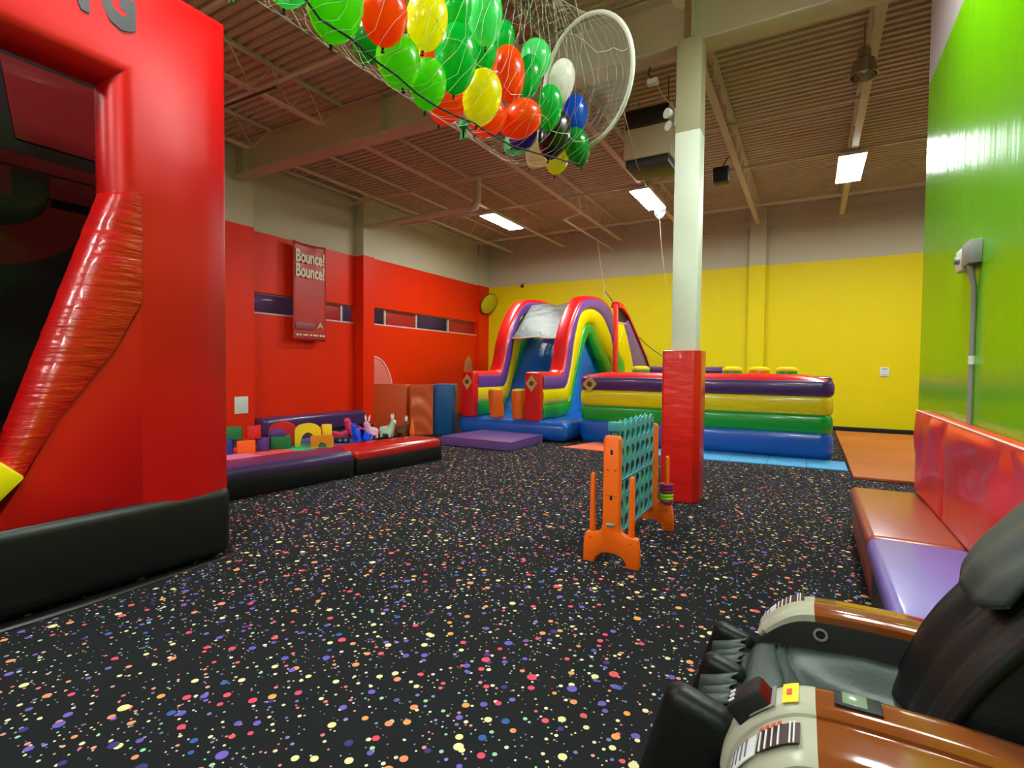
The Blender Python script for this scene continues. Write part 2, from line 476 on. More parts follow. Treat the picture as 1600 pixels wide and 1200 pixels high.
b = B()
b.add([(WX - 0.6, BY, 0), (-1.62, BY, 0), (-1.62, BY - 0.16, 0), (-1.19, BY - 0.16, 0), (-1.19, BY, 0), (RX, BY, 0)] +
      [(WX - 0.6, BY, 4.63), (-1.62, BY, 4.63), (-1.62, BY - 0.16, 4.63), (-1.19, BY - 0.16, 4.63), (-1.19, BY, 4.63), (RX, BY, 4.63)] +
      [(WX - 0.6, BY, CZ + .05), (-1.62, BY, CZ + .05), (-1.62, BY - 0.16, CZ + .05), (-1.19, BY - 0.16, CZ + .05), (-1.19, BY, CZ + .05), (RX, BY, CZ + .05)], [])
for j in range(2):
    for i in range(5):
        b.f.append([j * 6 + i, j * 6 + i + 1, j * 6 + 6 + i + 1, j * 6 + 6 + i]); b.mi.append(j)
o = b.build('wall_back', ['yellow_wall', 'beige'], at=(0, BY, 0), smooth=20); tag(o, kind='structure')
o = B().rbox((WX, BY - 0.05, 5.70), (RX, BY - 0.002, CZ)).build('trim_1', 'beige'); tag(o, kind='structure')
b = B().rbox((-10.6, BY - 0.025, 0), (RX, BY - 0.0205, 0.11), 0.004)
o = b.build('baseboard_back', 'black_trim'); tag(o, kind='structure')

# green wall on the right, ends at y = 6.95
b = B()
yy = [FY, 6.95]
for j, (z0, z1) in enumerate(((0, 4.6), (4.6, CZ + 0.05))):
    b.cur = j
    b.rbox((1.0, FY, z0), (1.22, 6.95, z1))
o = b.build('wall_right', ['green_wall', 'lilac'], at=(1.1, 0, 0)); tag(o, kind='structure')
o = B().add([(RX, FY, 0), (RX, BY, 0), (RX, BY, CZ + .05), (RX, FY, CZ + .05)], [[0, 1, 2, 3]]).build('wall_far_right', 'beige'); tag(o, kind='structure')
o = B().add([(WX - .6, FY, 0), (RX, FY, 0), (RX, FY, CZ + .05), (WX - .6, FY, CZ + .05)], [[0, 1, 2, 3]]).build('wall_front', 'beige'); tag(o, kind='structure')

# the party room seen through the strip windows
b = B()
b.cur = 0
b.add([(-12.6, 6.0, 1.6), (-12.6, 17.2, 1.6), (-12.6, 17.2, 4.6), (-12.6, 6.0, 4.6), (-11.1, 6.0, 1.6), (-11.1, 17.2, 1.6), (-11.1, 17.2, 4.6), (-11.1, 6.0, 4.6)], [[0, 1, 2, 3], [0, 1, 5, 4], [3, 2, 6, 7], [0, 3, 7, 4], [1, 2, 6, 5]])
o = b.build('wall_behind_windows', 'dk_purple'); tag(o, kind='structure')


def window(n, x, y0, y1, panes):
    """Strip window: aluminium frame, mullions, panes of glass and red boards."""
    root = bpy.data.objects.new('window_%d' % n, None); COL.objects.link(root)
    root.location = (x, (y0 + y1) / 2, 2.79); BASE[root.name] = Vector(root.location); tag(root, kind='structure')
    xf = x - 0.12
    f = B()
    f.rbox((xf - 0.03, y0, 2.79), (xf + 0.10, y1, 2.83), 0.004)
    o = f.build('window_sill', 'alu', root)
    B().rbox((xf - 0.03, y0, 3.25), (xf + 0.02, y1, 3.28), 0.004).build('window_head', 'alu', root)
    ys = [y0]
    for (ye, kind) in panes:
        a, c = ys[-1], ye
        mtr = {'glass': 'glass', 'board': 'red_panel', 'bright': 'glass'}[kind]
        B().rbox((xf - 0.012, a + 0.01, 2.82), (xf, c - 0.01, 3.26), 0.002).build('pane' if kind != 'board' else 'board', mtr, root)
        if ye < y1: B().rbox((xf - 0.03, c - 0.035, 2.81), (xf + 0.03, c + 0.035, 3.27), 0.005).build('mullion', 'alu', root)
        ys.append(ye)
    return root


window(1, SX, 7.18, 10.33, [(8.75, 'glass'), (9.95, 'board'), (10.33, 'bright')])
window(2, WX, 10.74, 16.05, [(11.35, 'glass'), (12.75, 'board'), (14.4, 'glass'), (16.05, 'board')])

for yy in (8.2, 12.0, 15.4):  # unseen fill lights added so the room behind the windows shows purple
    pl = bpy.data.lights.new('added_room_fill', 'AREA'); pl.energy = 8; pl.size = 0.6; pl.color = (1, 0.95, 0.9)
    lo = bpy.data.objects.new('added_room_fill', pl); COL.objects.link(lo); lo.location = (-11.9, yy, 4.4)

# ------------------------------------------------------------------ ceiling steel
bt = thing('steel_beam', (-2.3, 6.75, 5.55), 'deep painted steel roof beam spanning above the white column', 'beam')
B().rbox((WX + 0.05, 6.60, 5.55), (RX - 0.05, 6.90, 5.575), 0.004).build('flange', 'beam', bt)
B().rbox((WX + 0.05, 6.60, 6.2), (RX - 0.05, 6.90, 6.225), 0.004).build('flange', 'beam', bt)
B().rbox((WX + 0.05, 6.742, 5.575), (RX - 0.05, 6.758, 6.2)).build('web', 'beam', bt)
for x in (-10.2, -6.4, -1.34, 3.2):
    B().rbox((x - 0.01, 6.61, 5.58), (x + 0.01, 6.74, 6.19)).build('stiffener', 'beam', bt)
for x in (-10.2,):
    B().rbox((x - 0.01, 6.76, 5.58), (x + 0.01, 6.89, 6.19)).build('stiffener', 'beam', bt)


def joist(x, y0, y1, label):
    t = thing('bar_joist', (x, (y0 + y1) / 2, 5.70), label, 'joist', 'bar joists under the roof deck')
    for nm, z in (('bottom_chord', 5.70), ('top_chord', 6.19)):
        b = B()
        ya, yb = (y0, y1) if nm == 'top_chord' else (y0 + 0.2, y1 - 0.45)
        s = 1 if nm == 'bottom_chord' else -1
        zb = z if s > 0 else z + 0.05
        poly = [(-0.055, zb), (-0.055, zb + s * 0.006), (-0.012, zb + s * 0.006), (-0.012, zb + s * 0.05), (0.012, zb + s * 0.05), (0.012, zb + s * 0.006), (0.055, zb + s * 0.006), (0.055, zb)]
        b.prism(poly, ya, yb, lambda u, v, d: (x + u, d, v))
        b.build(nm, 'steel', t, smooth=20)
    path = []
    n = max(4, int((y1 - y0 - 0.6) / 0.62))
    for i in range(2 * n + 1):
        path.append((x, y0 + 0.05 + (y1 - y0 - 0.1) * i / (2 * n), 6.19 if i % 2 == 0 else 5.73))
    B().tube(path, 0.014, 5).build('web_rod', 'steel', t)
    return t


for k in range(9):
    x = -9.30 + 1.98 * k
    joist(x, 6.9, BY - 0.06, '%s open-web steel joist from the left wall, between the beam and the yellow wall' % ORD[k])
for k in range(9):
    x = -9.30 + 1.98 * k
    joist(x, -1.5, 6.6, '%s open-web steel joist from the left wall, in the bay before the beam' % ORD[k])
for (yy, ds) in ((9.6, 'nearer to the beam'), (11.75, 'above the lit panels'), (14.6, 'closest to the yellow wall'), (3.6, 'in the bay before the beam')):
    o = B().prism([(0, 0), (0.05, 0), (0.05, 0.006), (0.006, 0.006), (0.006, 0.05), (0, 0.05)], WX + 0.1, RX - 0.1, lambda u, v, d: (d, yy + u, 5.752 + v)).build('bridging_angle', 'steel')
    tag(o, 'long thin steel bridging angle crossing the joists %s' % ds, 'angle iron', 'bridging angles across the joists')
for (yy, ds) in ((1.2, 'near the camera end'), (5.2, 'just before the big beam')):
    o = B().tube([(WX + 0.1, yy, 5.93), (0.9, yy, 5.93)], 0.03, 8).build('sprinkler_pipe', 'steel')
    tag(o, 'straight painted sprinkler pipe under the roof deck %s' % ds, 'pipe')
o = B().tube([(WX + 0.06, 7.3, 6.12), (WX + 0.06, 16.5, 6.12)], 0.035, 8).build('gutter_pipe', 'beige')
tag(o, 'long pale pipe running along the top of the left wall', 'pipe')

# flue duct from the left wall, elbow and riser
ft = thing('flue_duct', (-9, 10.6, 5.4), 'round painted flue duct leaving the left wall and turning up', 'duct')
B().tube([(SX + 0.3, 10.6, 5.46), (-7.25, 10.6, 5.50)], 0.075, 12).build('straight_run', 'steel', ft)
B().tube([(-7.25, 10.6, 5.5), (-7.16, 10.6, 5.52), (-7.11, 10.6, 5.6), (-7.10, 10.6, 6.2)], 0.095, 12).build('elbow', 'steel', ft)
B().tube([(-7.32, 10.6, 5.5), (-7.26, 10.6, 5.5)], 0.105, 12).build('collar', 'steel', ft)
o = B().tube([(-5.23, 12.5, 6.2), (-5.23, 12.5, 5.56), (-5.7, 12.6, 5.5), (-5.7, 16.4, 5.5), (-5.7, 16.6, 5.5)], 0.022, 8).build('gas_pipe', 'steel')
tag(o, 'thin painted pipe dropping from a joist and running to the yellow wall', 'pipe')
o = B().tube([(-9.6, 4.9, 5.681), (-6.9, 4.98, 5.681)], 0.02, 8).build('conduit', 'dark')

tag(o, 'dark conduit under the joists above the big red arch', 'pipe')

# unit heater
ut = thing('unit_heater', (-2.4, 8.7, 4.9), 'boxy suspended heater left of the white column', 'heater')
B().rbox((-2.75, 8.4, 5.02), (-2.0, 9.1, 5.85), 0.02).build('casing', 'beam', ut)
B().rbox((-2.72, 8.42, 4.9), (-2.03, 9.08, 5.02), 0.01).build('burner_tray', 'dark', ut)
B().rbox((-2.72, 8.385, 5.5), (-2.03, 8.40, 5.8), 0.004).build('grille', 'dark', ut)
for (x, yv) in ((-2.7, 8.45), (-2.05, 8.45), (-2.7, 9.05), (-2.05, 9.05)):
    B().tube([(x, yv, 5.84), (x, yv, 6.24)], 0.008, 6).build('hanger_rod', 'dark', ut)

# lit LED panels
LP = [(-7.44, 12.35, 'lit rectangular ceiling panel light nearest the left wall'), (-3.42, 12.35, 'lit rectangular ceiling panel light just left of the white column'),
      (0.58, 12.35, 'lit rectangular ceiling panel light right of the white column')]
for k, (x, yy) in enumerate([(4.53, 12.35), (-7.32, DROP_Y), (-3.36, DROP_Y), (0.58, 4.3), (-7.32, -3.6), (-3.36, -3.6), (0.3, -3.6)]):  # unseen front panel by the green wall is added to brighten the column
    LP.append((x, yy, None))
panel_proto = None
for (x, yy, l) in LP:
    big = l is not None or x > 4
    if panel_proto is None:
        t = thing('panel_light', (x, yy, 5.60), l, 'light', 'lit ceiling panel lights')
        f = B()
        f.rbox((x - 0.23, yy - 0.80, 5.605), (x + 0.23, yy + 0.80, 5.67), 0.01)
        f.build('housing', 'white', t)
        d = B().rbox((x - 0.21, yy - 0.78, 5.595), (x + 0.21, yy + 0.78, 5.606), 0.002).build('diffuser', 'lamp', t)
        h = []
        for dy in (-0.6, 0.6): B().tube([(x, yy + dy, 5.66), (x, yy + dy, 5.702)], 0.006, 6).build('hanger', 'chrome', t)
        panel_proto = t
    else:
        t = panel_proto.copy(); COL.objects.link(t); t.location = (x, yy, 5.60)
        for ch in panel_proto.children:
            c = ch.copy(); COL.objects.link(c); c.parent = t
        t['label'] = l or 'lit ceiling panel light %s' % ('beyond the end of the green wall' if x > 4 else 'outside the picture at x %d y %d' % (x, yy))
        if l is None and x < 4:
            t['label'] = 'lit ceiling panel light out of view, %s row, %s' % ('added front' if yy > 4 else 'middle' if yy > 0 else 'rear', {-7: 'over the big red arch', -3: 'over the balloon net', 0: 'by the green wall'}[int(x)])

# unlit bell light on a joist
bl = thing('high_bay_lamp', (0.49, 8.0, 5.3), 'unlit bell-shaped high bay lamp near the green wall', 'light')
mt = Matrix.Translation((0.49, 8.0, 0))
B().lathe([(0.155, 5.33), (0.16, 5.335), (0.15, 5.38), (0.12, 5.52), (0.075, 5.56), (0.074, 5.555), (0.115, 5.51), (0.145, 5.37), (0.148, 5.335), (0.155, 5.33)], 24, mt, caps=False).build('reflector', 'chrome', bl)
B().lathe([(0.05, 5.55), (0.075, 5.56), (0.075, 5.66), (0.055, 5.69), (0.02, 5.69)], 16, mt).build('ballast_housing', 'chrome', bl)
B().lathe([(0.02, 5.38), (0.05, 5.42), (0.05, 5.5), (0.03, 5.55)], 12, mt).build('bulb', 'white', bl)
B().tube([(0.49, 8.0, 5.69), (0.49, 8.0, 6.0)], 0.012, 6).build('hook', 'chrome', bl)

# speaker hung from a joist right of the column
sp = thing('speaker', (-1.62, 10.95, 5.25), 'small black loudspeaker hanging right of the white column', 'speaker')
B().rbox((-1.76, 10.85, 5.26), (-1.46, 11.1, 5.56), 0.03).build('cabinet', 'dark', sp)
B().rbox((-1.74, 10.835, 5.28), (-1.48, 10.852, 5.54), 0.01).build('grille', 'rubber', sp)
B().tube([(-1.61, 10.97, 5.55), (-1.5, 10.97, 5.74), (-1.4, 10.97, 5.74)], 0.012, 6).build('bracket', 'dark', sp)

# ------------------------------------------------------------------ support column with pad
ct = thing('support_column', (-1.345, 6.64, 0), 'pale square support column with a red padded lower half', 'column')
B().rbox((-1.49, 6.50, 0), (-1.20, 6.79, 4.46), 0.008).build('shaft', 'column', ct)
lab(B().rbox((-1.489, 6.501, 4.46), (-1.201, 6.789, 5.55), 0.004).build('upper_shaft', 'column_top', ct), 'unpainted olive beige top of the column')
b = B()
ch = 0.07
poly = [(-1.575, 6.42 + 0.02), (-1.555, 6.42), (-1.13 - ch, 6.42), (-1.13, 6.42 + ch), (-1.13, 6.86 - ch), (-1.13 - ch, 6.86), (-1.575 + ch, 6.86), (-1.575, 6.86 - ch)]
b.prism(poly, 0.005, 1.835, bev=0.014)
b.build('pad', 'pad_red', ct, smooth=30)
B().rbox((-1.578, 6.45, 0.03), (-1.574, 6.47, 1.82)).build('pad_seam', 'foam_brown', ct)
et = thing('emergency_light', (-1.53, 6.66, 4.62), 'two-headed emergency light fixed to the left of the column', 'light')
B().rbox((-1.525, 6.58, 4.58), (-1.49, 6.72, 4.80), 0.01).build('battery_box', 'white', et)
for (yv, z) in ((6.56, 4.74), (6.64, 4.62)):
    m = frame((-1.59, yv, z), (0, 0, 1), (-0.5, -0.8, -0.2))
    B().lathe([(0.03, -0.06), (0.05, -0.03), (0.062, 0.02), (0.06, 0.03)], 16, m).build('lamp_head', 'white', et)
ht = thing('ceiling_speaker_horn', (-1.9, 7.2, 5.3), 'small pale device on the beam left of the column top', 'device')
B().rbox((-1.97, 6.92, 5.36), (-1.83, 7.02, 5.43), 0.012).build('body', 'white', ht)
B().tube([(-1.9, 6.97, 5.42), (-1.95, 6.93, 5.5), (-1.9, 6.88, 5.575)], 0.012, 6).build('bracket', 'dark', ht)
B().tube([(-1.85, 6.95, 5.36), (-1.75, 6.9, 5.15), (-1.5, 6.78, 4.8)], 0.004, 5).build('cable', 'white', ht)

# ------------------------------------------------------------------ wall fittings
ot = thing('outlet_plate', (1.67, BY - 0.01, 1.5), 'small white wall plate on the yellow wall', 'outlet')
B().rbox((1.57, BY - 0.022, 1.48), (1.77, BY - 0.002, 1.72), 0.008).build('plate', 'white', ot)
for z in (1.53, 1.60): B().rbox((1.60, BY - 0.026, z), (1.74, BY - 0.021, z + 0.01), 0.002).build('slot', 'grey', ot)
B().rbox((1.60, BY - 0.026, 1.66), (1.74, BY - 0.021, 1.69), 0.002).build('slot', 'grey', ot)
wc = thing('security_camera', (-9.15, BY - 0.05, 4.55), 'tiny grey security camera high on the yellow wall', 'camera')
B().rbox((-9.22, BY - 0.05, 4.62), (-9.1, BY - 0.002, 4.70), 0.01).build('mount', 'grey', wc)
B().lathe([(0.02, 0), (0.05, 0.02), (0.06, 0.08), (0.05, 0.1)], 14, frame((-9.16, BY - 0.07, 4.53), (1, 0, 0))).build('dome', 'dark', wc)

jt = thing('junction_box', (0.98, 4.9, 2.3), 'grey metal electrical box with an open outlet cover on the green wall', 'electrical box')
B().rbox((0.93, 4.70, 2.36), (0.999, 4.93, 2.52), 0.006).build('box', 'grey', jt)
B().rbox((0.945, 4.965, 2.36), (0.999, 5.20, 2.53), 0.02).build('outlet_cover', 'white', jt)
B().rbox((0.935, 4.93, 2.39), (0.975, 4.97, 2.47), 0.006).build('hinge', 'white', jt)
B().tube([(0.965, 4.82, 2.36), (0.968, 4.82, 2.30), (0.985, 4.82, 2.2), (0.985, 4.82, 1.72)], [0.028, 0.02, 0.016, 0.016], 8).build('conduit', 'grey', jt)
B().tube([(0.985, 4.82, 1.72), (0.985, 4.82, 1.66)], 0.02, 8).build('coupling', 'white', jt)
B().tube([(0.985, 4.82, 1.66), (0.985, 4.82, 1.237)], 0.016, 8).build('lower_conduit', 'grey', jt)
B().lathe([(0.03, 0), (0.028, 0.025), (0.022, 0.03)], 12, frame((0.945, 5.08, 2.44), (0, 1, 0), (-1, 0, 0))).build('outlet_face', 'grey', jt)

o = B().rbox((WX + 0.002, 6.71, 0.56), (WX + 0.012, 7.02, 0.93), 0.002).build('notice_sheet', 'paper'); tag(o, 'blank white sheet on the red pilaster above the toy corner', 'paper')

# banner on the left wall
bn = thing('hanging_banner', (-10.72, 8.7, 2.23), 'tall red vinyl banner with the words Bounce! Bounce! on the red wall', 'banner')
BX = -10.74


def bfn(u, v):
    w = 0.012 * math.sin(7 * u + 3 * v) * (0.4 + v) + 0.02 * math.exp(-((v - 0.98) / 0.04) ** 2) * math.sin(9 * u)
    return (BX + w, 8.2 + 0.96 * u, 2.23 + 2.37 * v - 0.03 * math.sin(PI * u) * v)


b = B().grid(17, 33, bfn)
o = b.build('sheet', 'banner', bn)
sm = o.modifiers.new('thickness', 'SOLIDIFY'); sm.thickness = 0.006
mtx = frame((BX + 0.022, 8.27, 4.18), (0, 1, 0), (1, 0, 0))
for i, (txt, z) in enumerate((('Bounce!', 4.12), ('Bounce!', 3.77))):
    mt = frame((BX + 0.028, 8.25, z), (0, 1, 0), (1, 0, 0))
    text_mesh(txt, 0.42, mt, bold=0.013, thick=0.003, sx=0.62).build('lettering', 'cream_print', bn, smooth=20)
B().rbox((BX + 0.02, 8.26, 2.50), (BX + 0.026, 8.80, 2.66), 0.002).build('printed_logo_strip', 'mauve_print', bn)
B().prism([(8.86, 2.52), (8.98, 2.60), (9.08, 2.52), (9.02, 2.63), (8.98, 2.72), (8.92, 2.63)], BX + 0.02, BX + 0.026, lambda u, v, d: (d, u, v)).build('printed_star', 'tan', bn)
for k in range(9):
    w = (0.08, 0.06, 0.09, 0.05, 0.07, 0.09, 0.05, 0.08, 0.07)[k]
    B().rbox((BX + 0.02, 8.27 + 0.097 * k, 2.345), (BX + 0.025, 8.27 + 0.097 * k + w, 2.385), 0.001).build('printed_small_line', 'cream_print', bn)
for u in (0.02, 0.98): B().tube([(BX + 0.02, 8.2 + 0.96 * u, 4.585), (BX - 0.02, 8.2 + 0.96 * u, 4.62)], 0.008, 6).build('tie', 'rope', bn)

# discs on the walls
pd = thing('painted_panel', (WX + 0.02, 10.9, 0.2), 'salmon pink arched panel with a pale rim beside the red pilaster', 'wall panel')
arch = [(10.76 + (-0.0), 0.25)] + [(10.76 + 0.80 * math.sin(a), 0.60 + 1.29 * math.cos(a) ** 0.9 if a < PI / 2 - 0.01 else 0.60) for a in [PI / 2 * k / 14 for k in range(15)]] + [(11.56, 0.25)]
B().prism(arch, WX + 0.003, WX + 0.03, lambda u, v, d: (d, u, v), bev=0.004).build('panel', 'pink_disc', pd)
B().tube([(WX + 0.032, u, v) for (u, v) in arch[1:]], 0.022, 6).build('rim', 'pale_edge', pd)
m = frame((WX + 0.01, 15.46, 1.42), (0, 1, 0), (1, 0, 0))
b = B().lathe([(0.26, 0), (0.26, 0.03), (0.25, 0.035)], 28, Matrix.Translation((WX + 0.01, 15.46, 1.42)) @ Matrix.Diagonal((1, 1, 2.3, 1)) @ frame((0, 0, 0), (0, 1, 0), (1, 0, 0)))
o = b.build('oval_wall_disc', 'tan_disc'); tag(o, 'tan oval disc on the red wall behind the inflatable slide', 'wall panel')
vd = Vector((-10.35, 16.3, 2.4)).normalized()
nrm = (vd * -0.62 + Vector((0.86, 0.5, -0.55)).normalized() * 0.78).normalized()
yd = thing('yellow_round_sign', (-10.4, 16.3, 3.97), 'round yellow disc with a dark rim hanging in the far corner', 'disc')
mt = frame((-10.36, 16.27, 3.97), nrm.cross(Vector((0, 0, 1))), nrm)
B().lathe([(0.38, 0), (0.38, 0.02), (0.36, 0.03)], 32, mt).build('disc', 'yellow_disc', yd)
B().tube([mt @ Vector((0.385 * math.cos(a), 0.385 * math.sin(a), 0.01)) for a in [2 * PI * k / 36 for k in range(36)]], 0.016, 6, closed=True).build('rim', 'dark', yd)
B().tube([mt @ Vector((0, 0, 0)), (-10.6, 16.55, 4.1)], 0.01, 6).build('bracket', 'dark', yd)

# ------------------------------------------------------------------ big red inflatable arch on the left
AX = -4.22
at = thing('inflatable_arch', (-5.0, 0.6, 0), 'huge red inflatable arch game with black base filling the left edge', 'inflatable')
prof = [(0.0, 0.36), (0.0, 0.06), (0.015, 0.02), (0.05, 0.0), (0.2, -0.015), (0.4, -0.02), (0.62, 0.0)]
for k in range(1, 9):
    a = PI / 2 * k / 8
    prof.append((0.65 + 0.185 * math.sin(a), 0.185 * (1 - math.cos(a))))
for k in range(1, 9):
    a = PI / 2 * k / 8
    prof.append((0.65 + 0.185 * math.cos(a), 0.185 + 0.185 * math.sin(a)))
prof += [(0.3, 0.40), (0.06, 0.40)]
YF, ZT, YN = 2.60, 4.40, -1.5
rows = []
for (u, d) in prof:
    x = AX - d
    rows.append([(x, YF - u, 0.55), (x, YF - u, 2.0), (x, YF - u, ZT - u), (x, 0.9, ZT - u), (x, YN + u, ZT - u), (x, YN + u, 2.0), (x, YN + u, 0.55)])
n = len(rows); mcols = len(rows[0])
b = B()
b.add([p for r in rows for p in r], [[i * mcols + j, i * mcols + j + 1, ((i + 1) % n) * mcols + j + 1, ((i + 1) % n) * mcols + j] for i in range(n) for j in range(mcols - 1)])
b.build('frame_tube', 'v_red_big', at, smooth=28)
# cheek panels below the slanted tubes (near far-jamb and its mirror)
mid = (YF + YN) / 2


def mir(p): return [(2 * mid - u, v) for (u, v) in p][::-1]


panel = [(2.05, 0.58), (2.05, 2.2), (1.955, 2.06), (1.779, 1.709), (1.609, 1.467), (1.452, 1.242), (1.27, 0.87), (1.12, 0.58)]
for pp in (panel, mir(panel)):
    B().prism(pp, AX - 0.002, AX - 0.36, lambda u, v, d: (d, u, v), bev=0.012, seg=2).build('side_panel', 'v_red_big', at)


def slant(sgn):
    b = B()
    pr = []
    nseg = 40
    rnd = random.Random(3)
    wr = [rnd.uniform(-0.008, 0.008) for _ in range(nseg + 1)]
    vs = []
    mloc = 11
    for i in range(nseg + 1):
        t = i / nseg
        # crease edge (outer) and free edge (inner)
        cr = [(1.955, 2.84), (1.955, 2.45), (1.951, 2.063), (1.779, 1.709), (1.609, 1.467), (1.452, 1.242), (1.255, 0.86)]
        f_ = t * (len(cr) - 1); j = min(int(f_), len(cr) - 2); f_ -= j
        oy = cr[j][0] + (cr[j + 1][0] - cr[j][0]) * f_; oz = cr[j][1] + (cr[j + 1][1] - cr[j][1]) * f_
        iy = 1.755 + (1.15 - 1.755) * t; iz = 2.80 + (0.92 - 2.80) * t
        for k in range(mloc):
            a = PI * k / (mloc - 1)
            if a <= PI / 2:
                s_ = math.sin(a); d = 0.185 * (1 - math.cos(a)) - 0.025 * math.sin(2 * a)
            else:
                s_ = math.sin(a); d = 0.185 + 0.185 * (1 - math.sin(a))
            yv = oy + (iy - oy) * s_; zv = oz + (iz - oz) * s_
            if sgn < 0: yv = 2 * mid - yv
            vs.append((AX - d + 0.006 + wr[i] * math.sin(a), yv, zv))
    b.add(vs, [[i * mloc + k, i * mloc + k + 1, (i + 1) * mloc + k + 1, (i + 1) * mloc + k] for i in range(nseg) for k in range(mloc - 1)])
    return b.build('slanted_bolster', 'v_red_wrk', at, smooth=50)


slant(1); slant(-1)
for pp in ([(1.285, 0.895), (1.15, 1.03), (0.98, 0.86), (1.12, 0.72)],):
    B().prism(pp, AX + 0.03, AX - 0.45, lambda u, v, d: (d, u, v), bev=0.02).build('yellow_patch', 'v_yellow', at)
    B().prism(mir(pp), AX + 0.03, AX - 0.45, lambda u, v, d: (d, u, v), bev=0.02).build('yellow_patch', 'v_yellow', at)
b = B().rbox((-6.5, YN - 0.02, 0.02), (AX + 0.03, YF + 0.02, 0.61), 0.10, 5)
b.build('base_tube', 'v_black', at)
b = B().grid(2, 30, lambda u, v: (AX + 0.0 + u * (0.08 + 0.03 * math.sin(11 * v)), YN + v * (YF - YN), 0.008 + 0.012 * (1 - u)))
o = b.build('base_skirt', 'v_black', at); sm = o.modifiers.new('thickness', 'SOLIDIFY'); sm.thickness = 0.006
# lettering across the top beam, last letters reach the frame
for chx, y0, sx in (('N', 1.43, 0.54), ('G', 1.705, 0.56)):
    mt2 = frame((AX + 0.016, y0, 3.95), (0, 1, 0), (1, 0, 0))
    text_mesh(chx, 0.54, mt2, bold=0.026, thick=0.005, sx=sx).build('letter', 'letter_black', at, smooth=20)
# inside: printed back wall and a clear vinyl sheet
B().rbox((-5.75, YN + 0.3, 0.55), (-5.62, YF - 0.3, 4.12), 0.02).build('back_panel', 'print_black', at)
XB = -5.612


def flat(poly, name, m): return B().prism(poly, XB, XB + 0.006, lambda u, v, d: (d, u, v)).build(name, m, at)


flat([(1.69, 3.42), (2.25, 3.42), (2.25, 4.05), (1.60, 4.05)], 'printed_band', 'print_red')
flat([(1.30, 3.20), (2.25, 3.20), (2.25, 3.30), (1.30, 3.30)], 'printed_band', 'print_red')
flat([(1.90, 2.92), (2.25, 2.92), (2.25, 3.18), (1.90, 3.18)], 'printed_band', 'print_red')
flat([(1.30, 2.95), (1.66, 2.95), (1.66, 3.18), (1.30, 3.18)], 'printed_band', 'print_red')
ring = [(1.45 + 0.75 * math.sin(a), 3.0 - 0.62 * math.cos(a)) for a in [PI / 2 * k / 10 * 1.0 for k in range(11)]]
ring2 = [(1.45 + 0.45 * math.sin(a), 3.0 - 0.32 * math.cos(a)) for a in [PI / 2 * k / 10 for k in range(11)]][::-1]
flat([(0.9, 2.38)] + ring + ring2 + [(0.9, 2.68)], 'printed_curve', 'print_red')
flat([(0.8, 2.86), (1.30, 2.86), (1.30, 3.86), (0.8, 3.86)], 'printed_block', 'print_grey')


def vfn(u, v):
    yv = YN + 0.45 + u * (YF - YN - 0.9); z = 0.7 + v * 3.3
    sag = 0.10 * math.sin(PI * u) * (0.3 + 0.7 * v)
    w = 0.025 * math.sin(16 * v + 4 * u) + 0.02 * math.sin(31 * v - 7 * u) + 0.008 * math.sin(60 * v + 12 * u)
    return (-5.08 - sag + w, yv, z)


o = B().grid(30, 90, vfn).build('clear_window_sheet', 'clear_vinyl', at, smooth=60)

# ------------------------------------------------------------------ foam-walled toy corner
FR = Vector((-5.54, 7.22, 0)); FD = (Vector((-5.93, 3.40, 0)) - FR).normalized(); FN = Vector((-FD.y, FD.x, 0))
if FN.x > 0: FN = -FN
mF = frame(FR, FD)          # x along the border toward the camera
WID = 0.66 if mF.to_3x3().col[1].x < 0 else -0.66


def border(x0, x1, mtop, label):
    t = thing('foam_border', (mF @ Vector(((x0 + x1) / 2, WID / 2, 0))), label, 'foam block', 'foam border blocks of the toy corner')
    lo = min(0, WID); hi = max(0, WID)
    B().rbox((x0, lo, 0.0), (x1, hi, 0.27), 0.02, 2, mF).build('black_side', 'v_black', t)
    B().rbox((x0 - 0.004, lo - 0.006, 0.19), (x1 + 0.004, hi + 0.006, 0.385), 0.075, 4, mF).build('cushion_top', mtop, t)
    return t


border(0.0, 1.80, 'foam_red', 'long low foam block with glossy red top and black side')
border(1.83, 3.9, 'foam_dpurple', 'long low foam block with purple top and black side beside the arch')
t = thing('foam_bolster', (-10.6, 8.7, 0), 'long dark purple foam bolster lying against the red wall', 'foam block')
B().rbox((SX + 0.03, 7.22, 0.0), (-10.42, 10.28, 0.43), 0.10, 4).build('bolster', 'foam_dpurple', t)
for (y0, y1, m, l) in ((4.3, 5.74, 'mat_pink', 'pink floor mat at the near end of the toy corner'), (5.75, 6.44, 'mat_salmon', 'salmon red floor mat in the toy corner'), (6.45, 7.14, 'mat_mint', 'mint green floor mat in front of the orange arch block'), (7.15, 8.3, 'mat_peri', 'periwinkle blue floor mat in front of the pink toys')):
    o = B().rbox((-9.6, y0, 0), (-6.75, y1, 0.02), 0.004).build('floor_mat', m); tag(o, l, 'mat', 'coloured floor mats of the toy corner')

# toys: right-facing direction in the photo
RV = Vector((0.60, 0.80, 0)).normalized()
AV = Vector((-RV.y, RV.x, 0))


def toy_m(x, y, z=0.02, turn=0.0):
    return frame((x, y, z), Matrix.Rotation(turn, 3, 'Z') @ RV)


def block(x, y, w, d, h, m, label, z=0.02, turn=0.0):
    o = B().rbox((-w / 2, 0, 0), (w / 2, d, h), 0.015, 2, toy_m(x, y, z, turn)).build('foam_toy_block', m)
    return tag(o, label, 'toy block', 'foam toy blocks')


